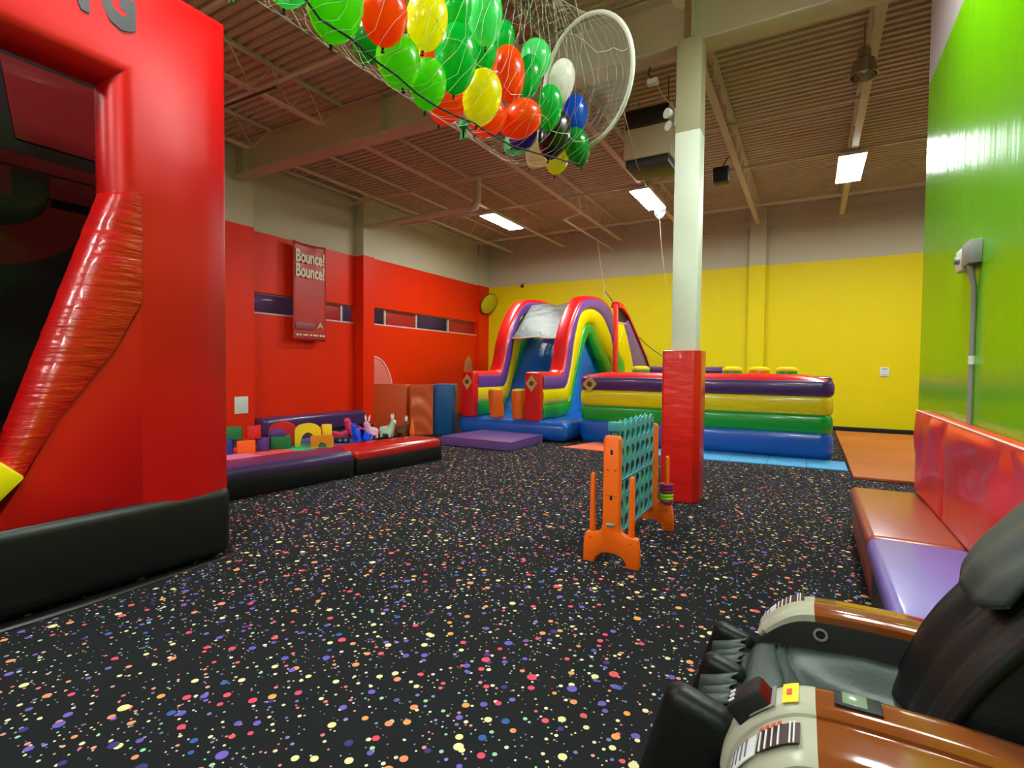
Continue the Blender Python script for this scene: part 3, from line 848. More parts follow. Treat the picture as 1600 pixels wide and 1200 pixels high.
block(-8.95, 5.42, 0.24, 0.25, 0.27, 't_blue', 'blue foam cube at the left end of the toy blocks')
block(-8.82, 5.74, 0.30, 0.25, 0.23, 't_orange', 'orange foam block under the green cube', turn=0.03)
block(-8.76, 6.02, 0.20, 0.25, 0.24, 't_purple', 'purple foam cube right of the orange block', turn=-0.1)
block(-8.93, 5.55, 0.30, 0.24, 0.22, 't_green', 'green foam block stacked on the blue and orange blocks', z=0.27, turn=0.02)
block(-8.80, 5.88, 0.22, 0.24, 0.23, 't_red', 'red foam block stacked beside the upper green block', z=0.265, turn=0.0)
block(-8.72, 6.38, 0.36, 0.26, 0.24, 't_green', 'green foam block standing alone on the salmon mat', turn=0.12)
hp = [(0.16 * math.cos(a), 0.13 * math.sin(a)) for a in [PI * k / 12 for k in range(13)]]
o = B().prism(hp, 0.0, 0.24, lambda u, v, d: (u, d, v), bev=0.012, mtx=toy_m(-8.78, 6.36, 0.262, 0.1)).build('foam_toy_half_round', 't_purple'); tag(o, 'purple half-round foam block on top of the green block', 'toy block', 'foam toy blocks')


def arch_toy(x, y, w, h, d, ow, oh, m, name, label, roundtop=0.3, turn=0.0, z=0.02):
    top = []
    for k in range(17):
        a = PI - PI * k / 16
        top.append((w / 2 * math.cos(a), h * (1 - roundtop) + h * roundtop * math.sin(a)))
    hole = [(ow / 2 * math.cos(a), max(0.0, oh * math.sin(a) ** 0.8) if 0 < a < PI else 0.0) for a in [PI * k / 14 for k in range(15)]]
    poly = [(-w / 2, 0)] + top + [(w / 2, 0)] + hole
    o = B().prism(poly, 0, d, lambda u, v, q: (u, q, v), mtx=toy_m(x, y, z, turn)).build(name, m)
    return tag(o, label, 'toy block', 'foam toy blocks')


arch_toy(-9.10, 6.70, 0.52, 0.46, 0.30, 0.2, 0.16, 't_red', 'foam_toy_arch', 'large red rounded foam arch behind the yellow arch', 0.45)
arch_toy(-8.60, 6.90, 0.48, 0.44, 0.20, 0.28, 0.27, 't_yellow', 'foam_toy_arch', 'yellow foam arch with an open middle', 0.30)
arch_toy(-8.26, 6.96, 0.42, 0.22, 0.20, 0.15, 0.10, 't_orange2', 'foam_toy_arch', 'small orange foam bridge in front of the yellow arch', 0.08)
block(-8.52, 7.30, 0.19, 0.22, 0.39, 't_yellow', 'upright yellow foam block right of the orange bridge')


def animal(name, x, y, turn, m, parts, label, ears=None, scale=1.0, cat='toy animal'):
    """A hopping animal: one skinned body; ears and eyes as parts."""
    verts, edges, rad = parts
    mt = toy_m(x, y, 0.02, turn) @ Matrix.Scale(scale, 4)
    t = thing(name, mt.translation, label, cat)
    org = BASE[t.name]
    me = bpy.data.meshes.new('body')
    me.from_pydata([mt @ Vector(v) - org for v in verts], edges, [])
    me.materials.append(M[m])
    o = bpy.data.objects.new('body', me); COL.objects.link(o); o.parent = t; BASE[o.name] = org
    sk = o.modifiers.new('skin', 'SKIN')
    for i, r in enumerate(rad): me.skin_vertices[0].data[i].radius = (r * scale, r * scale)
    me.skin_vertices[0].data[0].use_root = True
    sb = o.modifiers.new('smooth', 'SUBSURF'); sb.levels = 2; sb.render_levels = 2
    if ears:
        for (a, c, r, em) in ears:
            B().tube([mt @ Vector(a), mt @ ((Vector(a) + Vector(c)) / 2), mt @ Vector(c)], [r * 0.7 * scale, r * scale, r * 0.15 * scale], 8).build('ear', em, t)
    hd = Vector(verts[3])
    for s_ in (-1, 1):
        B().lathe([(0.001, -0.012), (0.010, -0.007), (0.012, 0), (0.010, 0.007), (0.001, 0.012)], 10, mt @ Matrix.Translation(hd + Vector((-0.02, s_ * rad[3] * 0.86, 0.02)))).build('eye', 'rubber', t)
    return t


quad = ([(0.06, 0, 0.20), (-0.06, 0, 0.22), (-0.13, 0, 0.34), (-0.15, 0, 0.45), (-0.24, 0, 0.41), (0.17, 0, 0.19),
         (-0.08, 0.07, 0.12), (-0.09, 0.08, 0.02), (-0.08, -0.07, 0.12), (-0.09, -0.08, 0.02), (0.14, 0.07, 0.11), (0.15, 0.08, 0.02), (0.14, -0.07, 0.11), (0.15, -0.08, 0.02), (0.24, 0, 0.24)],
        [(0, 1), (1, 2), (2, 3), (3, 4), (0, 5), (1, 6), (6, 7), (1, 8), (8, 9), (5, 10), (10, 11), (5, 12), (12, 13), (5, 14)],
        [0.12, 0.115, 0.08, 0.098, 0.062, 0.11, 0.05, 0.04, 0.05, 0.04, 0.05, 0.04, 0.05, 0.04, 0.025])
dino = ([(0.10, 0, 0.17), (-0.05, 0, 0.20), (-0.12, 0, 0.32), (-0.12, 0, 0.42), (-0.22, 0, 0.40), (0.24, 0, 0.12), (0.38, 0, 0.14),
         (-0.04, 0.09, 0.10), (-0.06, 0.11, 0.02), (-0.04, -0.09, 0.10), (-0.06, -0.11, 0.02), (0.14, 0.1, 0.08), (0.14, 0.12, 0.02), (0.14, -0.1, 0.08), (0.14, -0.12, 0.02)],
        [(0, 1), (1, 2), (2, 3), (3, 4), (0, 5), (5, 6), (1, 7), (7, 8), (1, 9), (9, 10), (0, 11), (11, 12), (0, 13), (13, 14)],
        [0.13, 0.12, 0.07, 0.085, 0.055, 0.09, 0.03, 0.05, 0.045, 0.05, 0.045, 0.05, 0.045, 0.05, 0.045])


def ears(m): return [((-0.13, 0.045, 0.50), (-0.12, 0.075, 0.66), 0.026, m), ((-0.13, -0.045, 0.50), (-0.12, -0.075, 0.66), 0.026, m)]


animal('hopping_unicorn', -8.25, 8.24, 0.75, 'rub_pale', quad, 'pale pink rubber hopping animal with upright white ears', ears('rub_white'), 0.84)
animal('hopping_llama', -8.15, 8.66, 2.6, 'rub_mint', quad, 'pale mint white rubber hopping animal beside the pink one', ears('rub_white'), 0.84)
animal('hopping_deer', -8.0, 8.97, 2.6, 'rub_brown', quad, 'small brown rubber deer at the right end of the toy row', ears('rub_white'), 0.74)
animal('rocking_dinosaur', -8.15, 7.80, 0.5, 'rub_blue', dino, 'bright blue rubber dinosaur toy in the toy corner', None, 0.9)
animal('rocking_dinosaur', -8.78, 8.22, 0.5, 'rub_pink', dino, 'pink rubber dinosaur toy behind the blue one', None, 1.0)
t = thing('toy_rocker', (-8.75, 7.55, 0.02), 'pink plastic rocker seat with a hollow back beside the yellow block', 'toy')
pts = [(-0.26, 0.05), (-0.24, 0.30), (-0.16, 0.34), (-0.07, 0.30), (0.0, 0.20), (0.18, 0.17), (0.30, 0.20), (0.32, 0.14), (0.15, 0.06), (-0.1, 0.03)]
B().prism(pts, -0.02, 0.24, lambda u, v, q: (u, q, v), bev=0.02, mtx=toy_m(-8.72, 7.62)).build('shell', 'rub_pink', t)
B().lathe([(0.07, 0), (0.075, 0.01), (0.06, 0.012)], 16, toy_m(-8.72, 7.62) @ frame((-0.15, -0.03, 0.22), (1, 0, 0), (0, -1, 0))).build('opening', 'rubber', t)
t = thing('toy_ride_on', (-8.3, 7.55, 0.02), 'low black toy base lying in front of the pink rocker', 'toy')
B().rbox((-0.08, 0, 0), (0.22, 0.18, 0.10), 0.03, 3, toy_m(-8.40, 7.50)).build('base', 'rubber', t)
for u in (0.02, 0.13): B().lathe([(0.03, 0), (0.03, 0.012), (0.02, 0.015)], 12, toy_m(-8.40, 7.50) @ frame((u, -0.002, 0.06), (1, 0, 0), (0, -1, 0))).build('hub', 'grey', t)
o = B().lathe([(0.01, 0), (0.03, 0.02), (0.028, 0.05), (0.012, 0.09), (0.003, 0.11)], 12, Matrix.Translation((-7.48, 8.72, 0.28))).build('toy_cone', 't_orange'); tag(o, 'tiny orange and white toy cone sitting by the red foam border', 'toy'); o.location.z = 0.0
o.location = (-7.72, 8.98, 0.02); o.scale = (2.0, 2.0, 3.9)

# folded mats standing as a wall behind the toys
def stand(p0, p1, depth, h, m, label, name='standing_foam_mat'):
    p0 = Vector((*p0, 0)); p1 = Vector((*p1, 0)); L = (p1 - p0).length
    mt = frame(p0, p1 - p0)
    t = thing(name, mt @ Vector((L / 2, depth / 2, 0)), label, 'foam mat', 'standing foam mats beside the slide')
    B().rbox((0, 0, 0), (L, depth, h), 0.025, 3, mt).build('cover', m, t)
    B().tube([mt @ Vector((0.02, 0.0, h - 0.012)), mt @ Vector((L - 0.02, 0.0, h - 0.012))], 0.008, 6).build('piping', m, t)
    return t, mt, L


stand((-8.95, 9.02), (-8.14, 9.25), 0.30, 1.20, 'foam_brown', 'red-brown standing foam mat closest to the red pilaster')
t, mt, L = stand((-8.08, 9.34), (-7.72, 9.70), 0.14, 1.19, 'foam_brown', 'standing foam mat under a wrinkled orange-brown cover')


def drape(u, v):
    # folds sweeping down from the upper corner
    w = 0.014 * math.sin(9 * (v + 0.45 * (u - 0.4) ** 2) + 1.2 * u) * (0.25 + v) + 0.010 * math.sin(23 * (v * 0.8 + 0.5 * (u - 0.3) ** 2))
    return mt @ Vector((-0.008 + (L + 0.016) * u, -0.03 + w, 0.012 + 1.19 * v))


o = B().grid(14, 50, drape).build('draped_cover', 'foam_orange', t, smooth=80)
sm = o.modifiers.new('thickness', 'SOLIDIFY'); sm.thickness = 0.005
t, mt, L = stand((-7.78, 9.76), (-7.36, 9.98), 0.92, 1.20, 'foam_blue', 'navy blue standing foam mat touching the slide')
B().tube([mt @ Vector((L + 0.004, 0.1, 1.17)), mt @ Vector((L + 0.004, 0.55, 0.86))], 0.010, 6).build('strap', 'mat_blue', t)

# ------------------------------------------------------------------ inflatable slide
st = thing('inflatable_slide', (-6.2, 12.8, 0), 'tall rainbow inflatable slide with a blue lane and red outer tubes', 'inflatable')
P0 = [(10.42, 1.46), (11.32, 1.45), (11.47, 1.48), (11.56, 1.58), (11.68, 1.86), (11.82, 2.31), (12.19, 2.91), (12.72, 3.38), (13.4, 3.52), (14.23, 3.54), (14.95, 3.34), (15.2, 3.01), (15.24, 2.3), (15.27, 1.62), (15.30, 0.45)]
P1 = [(10.42, 1.13), (11.50, 1.13), (11.70, 1.17), (11.82, 1.32), (12.04, 1.86), (12.18, 2.33), (12.5, 2.94), (12.84, 3.13), (13.3, 3.22), (13.75, 3.21), (14.28, 3.08), (14.75, 2.77), (15.05, 2.45), (15.22, 1.62), (15.25, 0.45)]
P2 = [(10.42, 0.79), (11.65, 0.79), (11.90, 0.88), (12.05, 1.15), (12.37, 1.87), (12.61, 2.36), (12.84, 2.67), (13.02, 2.78), (13.27, 2.81), (13.51, 2.80), (13.80, 2.6), (14.15, 2.33), (14.57, 2.05), (15.08, 1.62), (15.15, 0.45)]
P3 = [(10.42, 0.44), (11.70, 0.47), (11.98, 0.66), (12.22, 1.2), (12.58, 1.87), (12.83, 2.22), (13.0, 2.40), (13.08, 2.46), (13.13, 2.46), (13.19, 2.40), (13.44, 2.19), (13.6, 2.05), (13.74, 1.92), (14.11, 1.62), (14.6, 0.45)]


def smooth_line(p, sub=4):
    out = []
    n = len(p)
    for i in range(n - 1):
        a = Vector(p[max(i - 1, 0)]); b_ = Vector(p[i]); c = Vector(p[i + 1]); d = Vector(p[min(i + 2, n - 1)])
        for k in range(sub):
            t = k / sub
            out.append(0.5 * ((2 * b_) + (c - a) * t + (2 * a - 5 * b_ + 4 * c - d) * t * t + (3 * b_ - a - 3 * c + d) * t ** 3))
    out.append(Vector(p[-1]))
    return out


def band(pa, pb, x0, x1, name, m, bulge=0.05, nk=8):
    """Inflated band between two profile lines, rounded on both faces."""
    A, Bb = smooth_line(pa), smooth_line(pb)
    vs = []
    for a, c in zip(A, Bb):
        for side, x in ((1, x1), (-1, x0)):
            for k in range(nk + 1):
                t = k / nk if side > 0 else 1 - k / nk
                q = a.lerp(c, t)
                d = bulge * (1 - (2 * t - 1) ** 2) ** 0.5
                vs.append((x + side * d, q.x, q.y))
    n = 2 * (nk + 1)
    m_ = len(A)
    fs = [[i * n + k, i * n + (k + 1) % n, (i + 1) * n + (k + 1) % n, (i + 1) * n + k] for i in range(m_ - 1) for k in range(n)]
    fs += [list(range(n)), [(m_ - 1) * n + k for k in range(n)][::-1]]
    return B().add(vs, fs).build(name, m, st, smooth=50)


def cap_tube(pl, x0, x1, name, m, h=0.13, nk=10, drop=0.05):
    A = smooth_line(pl)
    vs = []
    nA = len(A)
    for i, a in enumerate(A):
        tg = (A[min(i + 1, nA - 1)] - A[max(i - 1, 0)]).normalized()
        nr = Vector((-tg.y, tg.x))
        for k in range(nk + 1):
            t = k / nk
            d = h * (1 - abs(2 * t - 1) ** 2.6) ** 0.5 - drop * (abs(2 * t - 1) > 0.999)
            q = a + nr * d
            vs.append((x0 + (x1 - x0) * t, q.x, q.y))
    n = nk + 1
    fs = [[i * n + k, i * n + k + 1, (i + 1) * n + k + 1, (i + 1) * n + k] for i in range(nA - 1) for k in range(nk)]
    fs += [[i * n + nk, i * n, (i + 1) * n, (i + 1) * n + nk] for i in range(nA - 1)]
    fs += [list(range(n)), [(nA - 1) * n + k for k in range(n)][::-1]]
    return B().add(vs, fs).build(name, m, st, smooth=50)


def wall_of_bands(x0, x1):
    cap_tube(P0, x0 - 0.03, x1 + 0.03, 'red_top_tube', 'v_red', 0.075)
    band(P0, P1, x0, x1, 'purple_band', 'v_purple')
    band(P1, P2, x0, x1, 'yellow_band', 'v_yellow')
    band(P2, P3, x0, x1, 'green_band', 'v_green')
    # bright blue fabric inside the A
    poly = [(11.70, 0.44)] + P3[1:]
    B().prism(poly, (x0 + x1) / 2 - 0.06, (x0 + x1) / 2 + 0.06, lambda u, v, d: (d, u, v)).build('blue_infill', 'v_lblue', st, smooth=20)
    xm = (x0 + x1) / 2
    b = B().rbox((xm - 0.19, 10.24, 0.42), (xm + 0.19, 10.46, 1.52), 0.06, 4)
    post = b.build('end_post', 'v_red', st)
    tz = 1.27
    B().prism([(xm, tz - 0.19), (xm + 0.14, tz), (xm, tz + 0.19), (xm - 0.14, tz)], 10.232, 10.222, lambda u, v, d: (u, d, v)).build('diamond_patch', 'tan', post)
    B().prism([(xm + 0.055 * math.cos(a), tz + 0.055 * math.sin(a)) for a in [2 * PI * k / 14 for k in range(14)]], 10.223, 10.217, lambda u, v, d: (u, d, v)).build('patch_emblem', 'brown_print', post)


wall_of_bands(-7.26, -6.94)
wall_of_bands(-5.54, -5.20)
# slide lane
Lp = [(10.95, 0.46), (11.35, 0.52), (11.75, 0.78), (12.2, 1.42), (12.6, 2.0), (12.95, 2.38), (13.3, 2.5), (13.9, 2.5), (14.3, 2.3), (14.9, 1.5), (15.25, 0.45)]
LL = smooth_line(Lp)
vs = []
for q in LL:
    for k in range(13):
        t = k / 12
        vs.append((-6.96 + 1.44 * t, q.x, q.y - 0.03 * abs(math.sin(3 * PI * t))))
B().add(vs, [[i * 13 + k, i * 13 + k + 1, (i + 1) * 13 + k + 1, (i + 1) * 13 + k] for i in range(len(LL) - 1) for k in range(12)]).build('slide_lane', 'lane', st, smooth=60)
# mesh covers over the lane
def mesh_front(u, v):
    # from the eave to the ridge, between the red tubes
    yv = 12.02 + 0.92 * v + 0.2 * v * v; z = 2.40 + 1.02 * v
    w = 0.02 * math.sin(8 * v + 9 * u) + 0.014 * math.sin(23 * v - 6 * u) + 0.05 * math.sin(PI * u) * v * v
    w += 0.016 * math.sin(15 * v + 14 * u * u) + 0.012 * math.sin(34 * v - 11 * u)
    return (-6.97 + 1.46 * u, yv - 0.03 - 0.9 * w, z - 0.9 * w)


b = B().grid(28, 40, mesh_front)
o = b.build('mesh_cover', 'mesh_grey', st, smooth=80)
ed = [mesh_front(0, 0), mesh_front(0.25, 0), mesh_front(0.5, 0), mesh_front(0.75, 0), mesh_front(1, 0)]
pp = B().tube(ed, 0.018, 6).build('cover_piping', 'piping', o)
B().tube([mesh_front(1, k / 8) for k in range(9)], 0.014, 6).build('cover_piping', 'piping', o)
B().tube([mesh_front(0, k / 8) for k in range(9)], 0.014, 6).build('cover_piping', 'piping', o)
# second half-wall going back, with its own mesh
C0 = [(13.80, 2.95), (14.07, 2.85), (14.5, 2.6), (14.9, 2.36), (15.83, 1.75), (16.1, 1.1), (16.2, 0.45)]
C1 = [(13.45, 2.80), (13.62, 2.62), (13.80, 2.42), (13.93, 2.25), (14.31, 1.75), (14.5, 1.1), (14.55, 0.45)]
C2 = [(12.90, 2.20), (12.97, 2.12), (13.1, 2.02), (13.33, 1.89), (13.56, 1.71), (13.7, 1.1), (13.75, 0.45)]
C3 = [(12.88, 1.95), (12.90, 1.90), (12.93, 1.8), (12.97, 1.7), (13.0, 1.6), (13.15, 0.9), (13.2, 0.45)]
xc0, xc1 = -4.40, -4.32
cap_tube([(12.90, 3.22), (13.1, 3.24), (13.32, 3.20), (13.7, 3.06)] + C0[1:], xc0 - 0.10, xc1 + 0.06, 'red_top_tube', 'v_red', 0.11)
band(C0, C1, xc0, xc1, 'purple_band', 'v_purple', 0.03)
band(C1, C2, xc0, xc1, 'yellow_band', 'v_yellow', 0.03)
B().prism([(12.9, 2.80), (13.46, 2.80), (12.9, 2.18)], xc0, xc1 + 0.02, lambda u, v, d: (d, u, v), bev=0.01).build('yellow_gusset', 'v_yellow', st)
band(C2, C3, xc0, xc1, 'green_band', 'v_green', 0.03)
B().tube([(-4.35, 12.88, 0.45), (-4.35, 12.88, 2.0), (-4.35, 12.87, 3.15), (-4.37, 12.90, 3.24)], 0.065, 10).build('red_edge_tube', 'v_red', st)
o = B().prism([(12.9, 2.80), (13.98, 2.83), (13.7, 3.06), (13.32, 3.20), (12.9, 3.22)], -4.37, -4.35, lambda u, v, d: (d, u, v)).build('mesh_cover', 'mesh_dark', st, smooth=80)
B().tube([(-4.31, 12.93, 2.80), (-4.31, 13.45, 2.81), (-4.31, 13.95, 2.82)], 0.02, 6).build('cover_piping', 'piping', o)
# blue base
B().rbox((-7.36, 10.20, 0.0), (-4.50, 16.3, 0.45), 0.17, 5).build('base_tube', 'v_blue', st)
# two orange bump pillars on the base (they are sewn to it)
for (x, lean) in ((-6.43, -0.10), (-5.82, -0.04)):
    m = Matrix.Translation((x, 10.52, 0.42)) @ Matrix.Rotation(lean, 4, 'Y')
    pl = B().lathe([(0.14, 0.0), (0.172, 0.03), (0.175, 0.3), (0.172, 0.62), (0.165, 0.66)], 24, m).build('bump_pillar', 'v_orange', st)
    B().lathe([(0.165, 0.655), (0.15, 0.695), (0.08, 0.71), (0.01, 0.712)], 24, m).build('pillar_cap', 'v_yellow', pl)

# ------------------------------------------------------------------ inflatable course (right wing)
kt = thing('inflatable_course', (-2.0, 12.0, 0), 'long low rainbow striped inflatable obstacle course beside the slide', 'inflatable')
CX0, CX1 = -4.46, 0.33


def tube_band(y0, z0, z1, x0, x1, name, m, depth=0.5, parent=kt, bulge=0.05, endr=0.16):
    """A horizontal inflated band: rounded-rect plan, bulging sides."""
    plan = []
    y1 = y0 + depth
    for (cx, cy, a0) in ((x1 - endr, y0 + endr, -PI / 2), (x1 - endr, y1 - endr, 0), (x0 + endr, y1 - endr, PI / 2), (x0 + endr, y0 + endr, PI)):
        for k in range(6):
            a = a0 + PI / 2 * k / 5
            plan.append((cx, cy, math.cos(a), math.sin(a)))
    nk = 10
    vs = []
    for j in range(nk + 1):
        t = j / nk
        d = bulge * (1 - (2 * t - 1) ** 2) ** 0.5
        for (cx, cy, c, s) in plan: vs.append((cx + c * (endr + d), cy + s * (endr + d), z0 + (z1 - z0) * t))
    n = len(plan)
    fs = [[j * n + k, j * n + (k + 1) % n, (j + 1) * n + (k + 1) % n, (j + 1) * n + k] for j in range(nk) for k in range(n)]
    fs += [list(range(n))[::-1], [nk * n + k for k in range(n)]]
    return B().add(vs, fs).build(name, m, parent, smooth=50)


for (y0, dep, xa, xb) in ((10.86, 0.42, CX0, CX1), (12.95, 0.42, CX0 + 0.26, CX1)):
    tube_band(y0, 0.0, 0.47, xa, xb, 'blue_base_tube', 'v_blue', dep + 0.02)
    tube_band(y0 + 0.01, 0.455, 0.81, xa + 0.02, xb - 0.01, 'green_tube', 'v_green', dep)
    tube_band(y0, 0.80, 1.15, xa + 0.01, xb - 0.01, 'yellow_tube', 'v_yellow', dep)
    tube_band(y0 - 0.01, 1.14, 1.43, xa, xb, 'purple_tube', 'v_dpurple', dep)
    # red crown
    b = B().grid(40, 9, lambda u, v: (xa + 0.02 + u * (xb - xa - 0.04), y0 + 0.0 + dep * v, 1.42 + 0.115 * (1 - (2 * v - 1) ** 2) ** 0.5 * min(1, 8 * u, 8 * (1 - u)) ** 0.5 + 0.008 * abs(math.sin(20 * PI * u)) * math.sin(PI * v)))
    b.build('red_crown', 'v_red', kt, smooth=80)
tube_band(13.05, 1.5, 1.68, -3.6, -1.45, 'purple_crossbar', 'v_dpurple', 0.3)
for (z0, z1, nm, m) in ((0.0, 0.47, 'blue_base_tube', 'v_blue'), (0.455, 0.81, 'green_tube', 'v_green'), (0.80, 1.15, 'yellow_tube', 'v_yellow'), (1.14, 1.50, 'purple_tube', 'v_dpurple')):
    b = B().rbox((CX1 - 0.42, 11.2, z0), (CX1 + 0.02, 13.0, z1), 0.06, 3); b.build(nm, m, kt)
B().rbox((CX0 + 0.1, 11.2, 0.0), (CX1 - 0.3, 12.75, 0.35), 0.05).build('bounce_floor', 'v_lblue', kt)
pz = 1.27
pxx = CX0 + 0.24
B().prism([(pxx, pz - 0.19), (pxx + 0.165, pz), (pxx, pz + 0.19), (pxx - 0.165, pz)], 10.795, 10.78, lambda u, v, d: (u, d, v)).build('diamond_patch', 'tan', kt)
B().prism([(pxx + 0.06 * math.cos(a), pz + 0.06 * math.sin(a)) for a in [2 * PI * k / 14 for k in range(14)]], 10.782, 10.775, lambda u, v, d: (u, d, v)).build('patch_emblem', 'brown_print', kt)
for (x, side, lb) in ((-3.36, 'v_green', 0), (-1.43, 'v_green', 1), (-0.92, 'v_orange', 0), (-0.42, 'v_green', 1)):
    m = Matrix.Translation((x, 11.75, 0.34))
    pl = B().lathe([(0.16, 0), (0.2, 0.04), (0.2, 1.20), (0.19, 1.25)], 24, m).build('pop_up_pillar', side, kt)
    B().lathe([(0.19, 1.25), (0.2, 1.27), (0.19, 1.31), (0.12, 1.34), (0.01, 1.345)], 24, m).build('pillar_cap', 'v_yellow', pl)

# small red inflatable flap seen left of the column pad
o = B().rbox((-2.12, 10.70, 0.80), (-1.9, 10.80, 0.99), 0.03, 3).build('entry_flap', 'v_red', kt)

# ropes holding the slide up
o = B().tube([(-5.71, 15, 5.72), (-5.6, 15, 4.9), (-5.42, 15, 3.95), (-5.40, 14.9, 3.75)], 0.012, 6).build('tether_rope', 'rope'); tag(o, 'thin rope from the ceiling down to the slide peak', 'rope')
o = B().tube([(-5.42, 15, 3.95), (-5.18, 15.02, 3.62), (-4.7, 15.0, 2.9), (-4.2, 15, 2.38), (-3.92, 15, 2.15), (-3.4, 15, 1.8), (-3.3, 14.6, 1.4)], 0.012, 6).build('tether_rope', 'black_cord'); tag(o, 'dark rope running down right from the slide peak', 'rope')

# ------------------------------------------------------------------ floor mats
t = thing('crash_mat', (-5.8, 9.3, 0), 'thick purple landing mat in front of the slide', 'mat')
quadp = [(-6.66, 8.66), (-4.96, 8.62), (-5.0, 10.08), (-6.55, 10.14)]
B().prism(quadp, 0.0, 0.175, bev=0.016, seg=3).build('cover', 'foam_purple', t)
B().tube([(*p, 0.168) for p in quadp], 0.010, 6, closed=True).build('piping', 'foam_purple', t)
o = B().prism([(-4.31, 9.62), (-3.0, 9.60), (-2.9, 10.72), (-4.02, 10.72)], 0.0, 0.022, bev=0.006).build('thin_mat', 'mat_coral'); tag(o, 'thin coral orange mat on the carpet before the course', 'mat')
xs = [-2.6, -1.81, -1.22, -0.63, -0.03, 0.555]
for i in range(5):
    o = B().prism([(xs[i] + 0.003, 9.69 + 0.035 * i), (xs[i + 1] - 0.003, 9.72 + 0.035 * i), (xs[i + 1] - 0.003, 10.78), (xs[i] + 0.003, 10.78)], 0.0, 0.02, bev=0.005).build('mat_tile', 'mat_blue')
    tag(o, 'light blue floor mat, %s from the left in the strip along the course' % ORD[i], 'mat', 'light blue mats along the course')
t = thing('folding_mat', (1.5, 12.5, 0), 'large orange folding mat on the floor beside the course end', 'mat')
for i in range(4):
    y0 = 9.22 + 1.7 * i
    B().rbox((0.585, y0 + 0.004, 0), (2.45, y0 + 1.696, 0.05 + 0.003 * (i % 2)), 0.012, 3).build('panel', 'mat_orange', t)

# ------------------------------------------------------------------ giant four-in-a-row game
gt = thing('giant_four_in_a_row', (-1.385, 4.67, 0), 'giant orange and teal upright four-in-a-row game on the carpet', 'game')
GX = -1.385


def end_frame(y0):
    sg = 1
    f = B()
    foot = [(-0.235, 0.0), (-0.14, 0.0), (-0.125, 0.05), (-0.09, 0.085), (-0.04, 0.10), (0.04, 0.10), (0.09, 0.085), (0.125, 0.05), (0.14, 0.0), (0.235, 0.0), (0.235, 0.14), (0.222, 0.235), (0.21, 0.25), (0.12, 0.255), (0.085, 0.28), (0.07, 0.32), (0.07, 1.03), (0.055, 1.06), (-0.055, 1.06), (-0.07, 1.03), (-0.07, 0.32), (-0.085, 0.28), (-0.12, 0.255), (-0.21, 0.25), (-0.222, 0.235), (-0.235, 0.14)]
    e = B().prism(foot, y0 - 0.032, y0 + 0.032, lambda u, v, d: (GX + u, d, v), bev=0.008).build('end_frame', 'c4_orange', gt)
    for z in (0.90, 0.53):
        B().rbox((GX - 0.016, y0 - 0.034, z), (GX + 0.016, y0 + 0.034, z + 0.055), 0.012, 3).build('slot', 'rubber', e)
    B().tube([(GX - 0.03, y0 - 0.036, 0.335), (GX + 0.03, y0 - 0.036, 0.335)], 0.012, 8).build('latch_knob', 'c4_teal', e)
    B().rbox((GX - 0.05, y0 - 0.034, 0.57), (GX + 0.05, y0 - 0.031, 0.576)).build('seam', 'foam_brown', e)
    for u in (-0.045, 0.02): B().rbox((GX + u, y0 - 0.034, 0.775), (GX + u + 0.025, y0 - 0.031, 0.79)).build('seam', 'foam_brown', e)
    for u in (-0.185, 0.155): B().rbox((GX + u, y0 - 0.034, 0.20), (GX + u + 0.025, y0 - 0.031, 0.21)).build('seam', 'foam_brown', e)
    for u in (-0.165, 0.165):
        B().tube([(GX + u, y0, 0.24), (GX + u, y0, 0.72), (GX + u, y0, 0.737), (GX + u, y0, 0.745)], [0.025, 0.022, 0.016, 0.006], 10).build('peg', 'c4_orange', e)
    return e


end_frame(4.08); end_frame(5.25)
NC, NR, CW, CH, GY, GZ = 7, 6, 0.155, 0.145, 4.125, 0.24


def grid_panel(x):
    b = B()
    ns = 16
    for hx in (-0.006, 0.006):
        for c in range(NC):
            for r in range(NR):
                cy, cz = GY + CW * (c + 0.5), GZ + CH * (r + 0.5)
                vs = []
                for k in range(ns):
                    a = 2 * PI * k / ns + PI / 4
                    ca, sa = math.cos(a), math.sin(a)
                    s_ = 1 / max(abs(ca), abs(sa))
                    vs.append((x + hx, cy + CW / 2 * ca * s_, cz + CH / 2 * sa * s_))
                for k in range(ns):
                    a = 2 * PI * k / ns + PI / 4
                    vs.append((x + hx, cy + 0.056 * math.cos(a), cz + 0.054 * math.sin(a)))
                b.add(vs, [[k, (k + 1) % ns, ns + (k + 1) % ns, ns + k] for k in range(ns)])
    for c in range(NC):
        for r in range(NR):
            cy, cz = GY + CW * (c + 0.5), GZ + CH * (r + 0.5)
            vs = []
            for hx in (-0.006, 0.006):
                for k in range(ns):
                    a = 2 * PI * k / ns + PI / 4
                    vs.append((x + hx, cy + 0.056 * math.cos(a), cz + 0.054 * math.sin(a)))
            b.add(vs, [[k, (k + 1) % ns, ns + (k + 1) % ns, ns + k] for k in range(ns)])
        # scalloped crest over each column
        cy = GY + CW * (c + 0.5); cz = GZ + CH * NR
        arc = [(cy + CW * 0.46 * math.cos(a), cz + 0.055 * math.sin(a)) for a in [PI * k / 10 for k in range(11)]]
        b.prism(arc, x - 0.006, x + 0.006, lambda u, v, d: (d, u, v))
    bm = bmesh.new()
    me = bpy.data.meshes.new('tmp'); me.from_pydata(b.v, [], b.f); bm.from_mesh(me); bpy.data.meshes.remove(me)
    bmesh.ops.remove_doubles(bm, verts=bm.verts[:], dist=0.0006)
    return B().bm_add(bm)


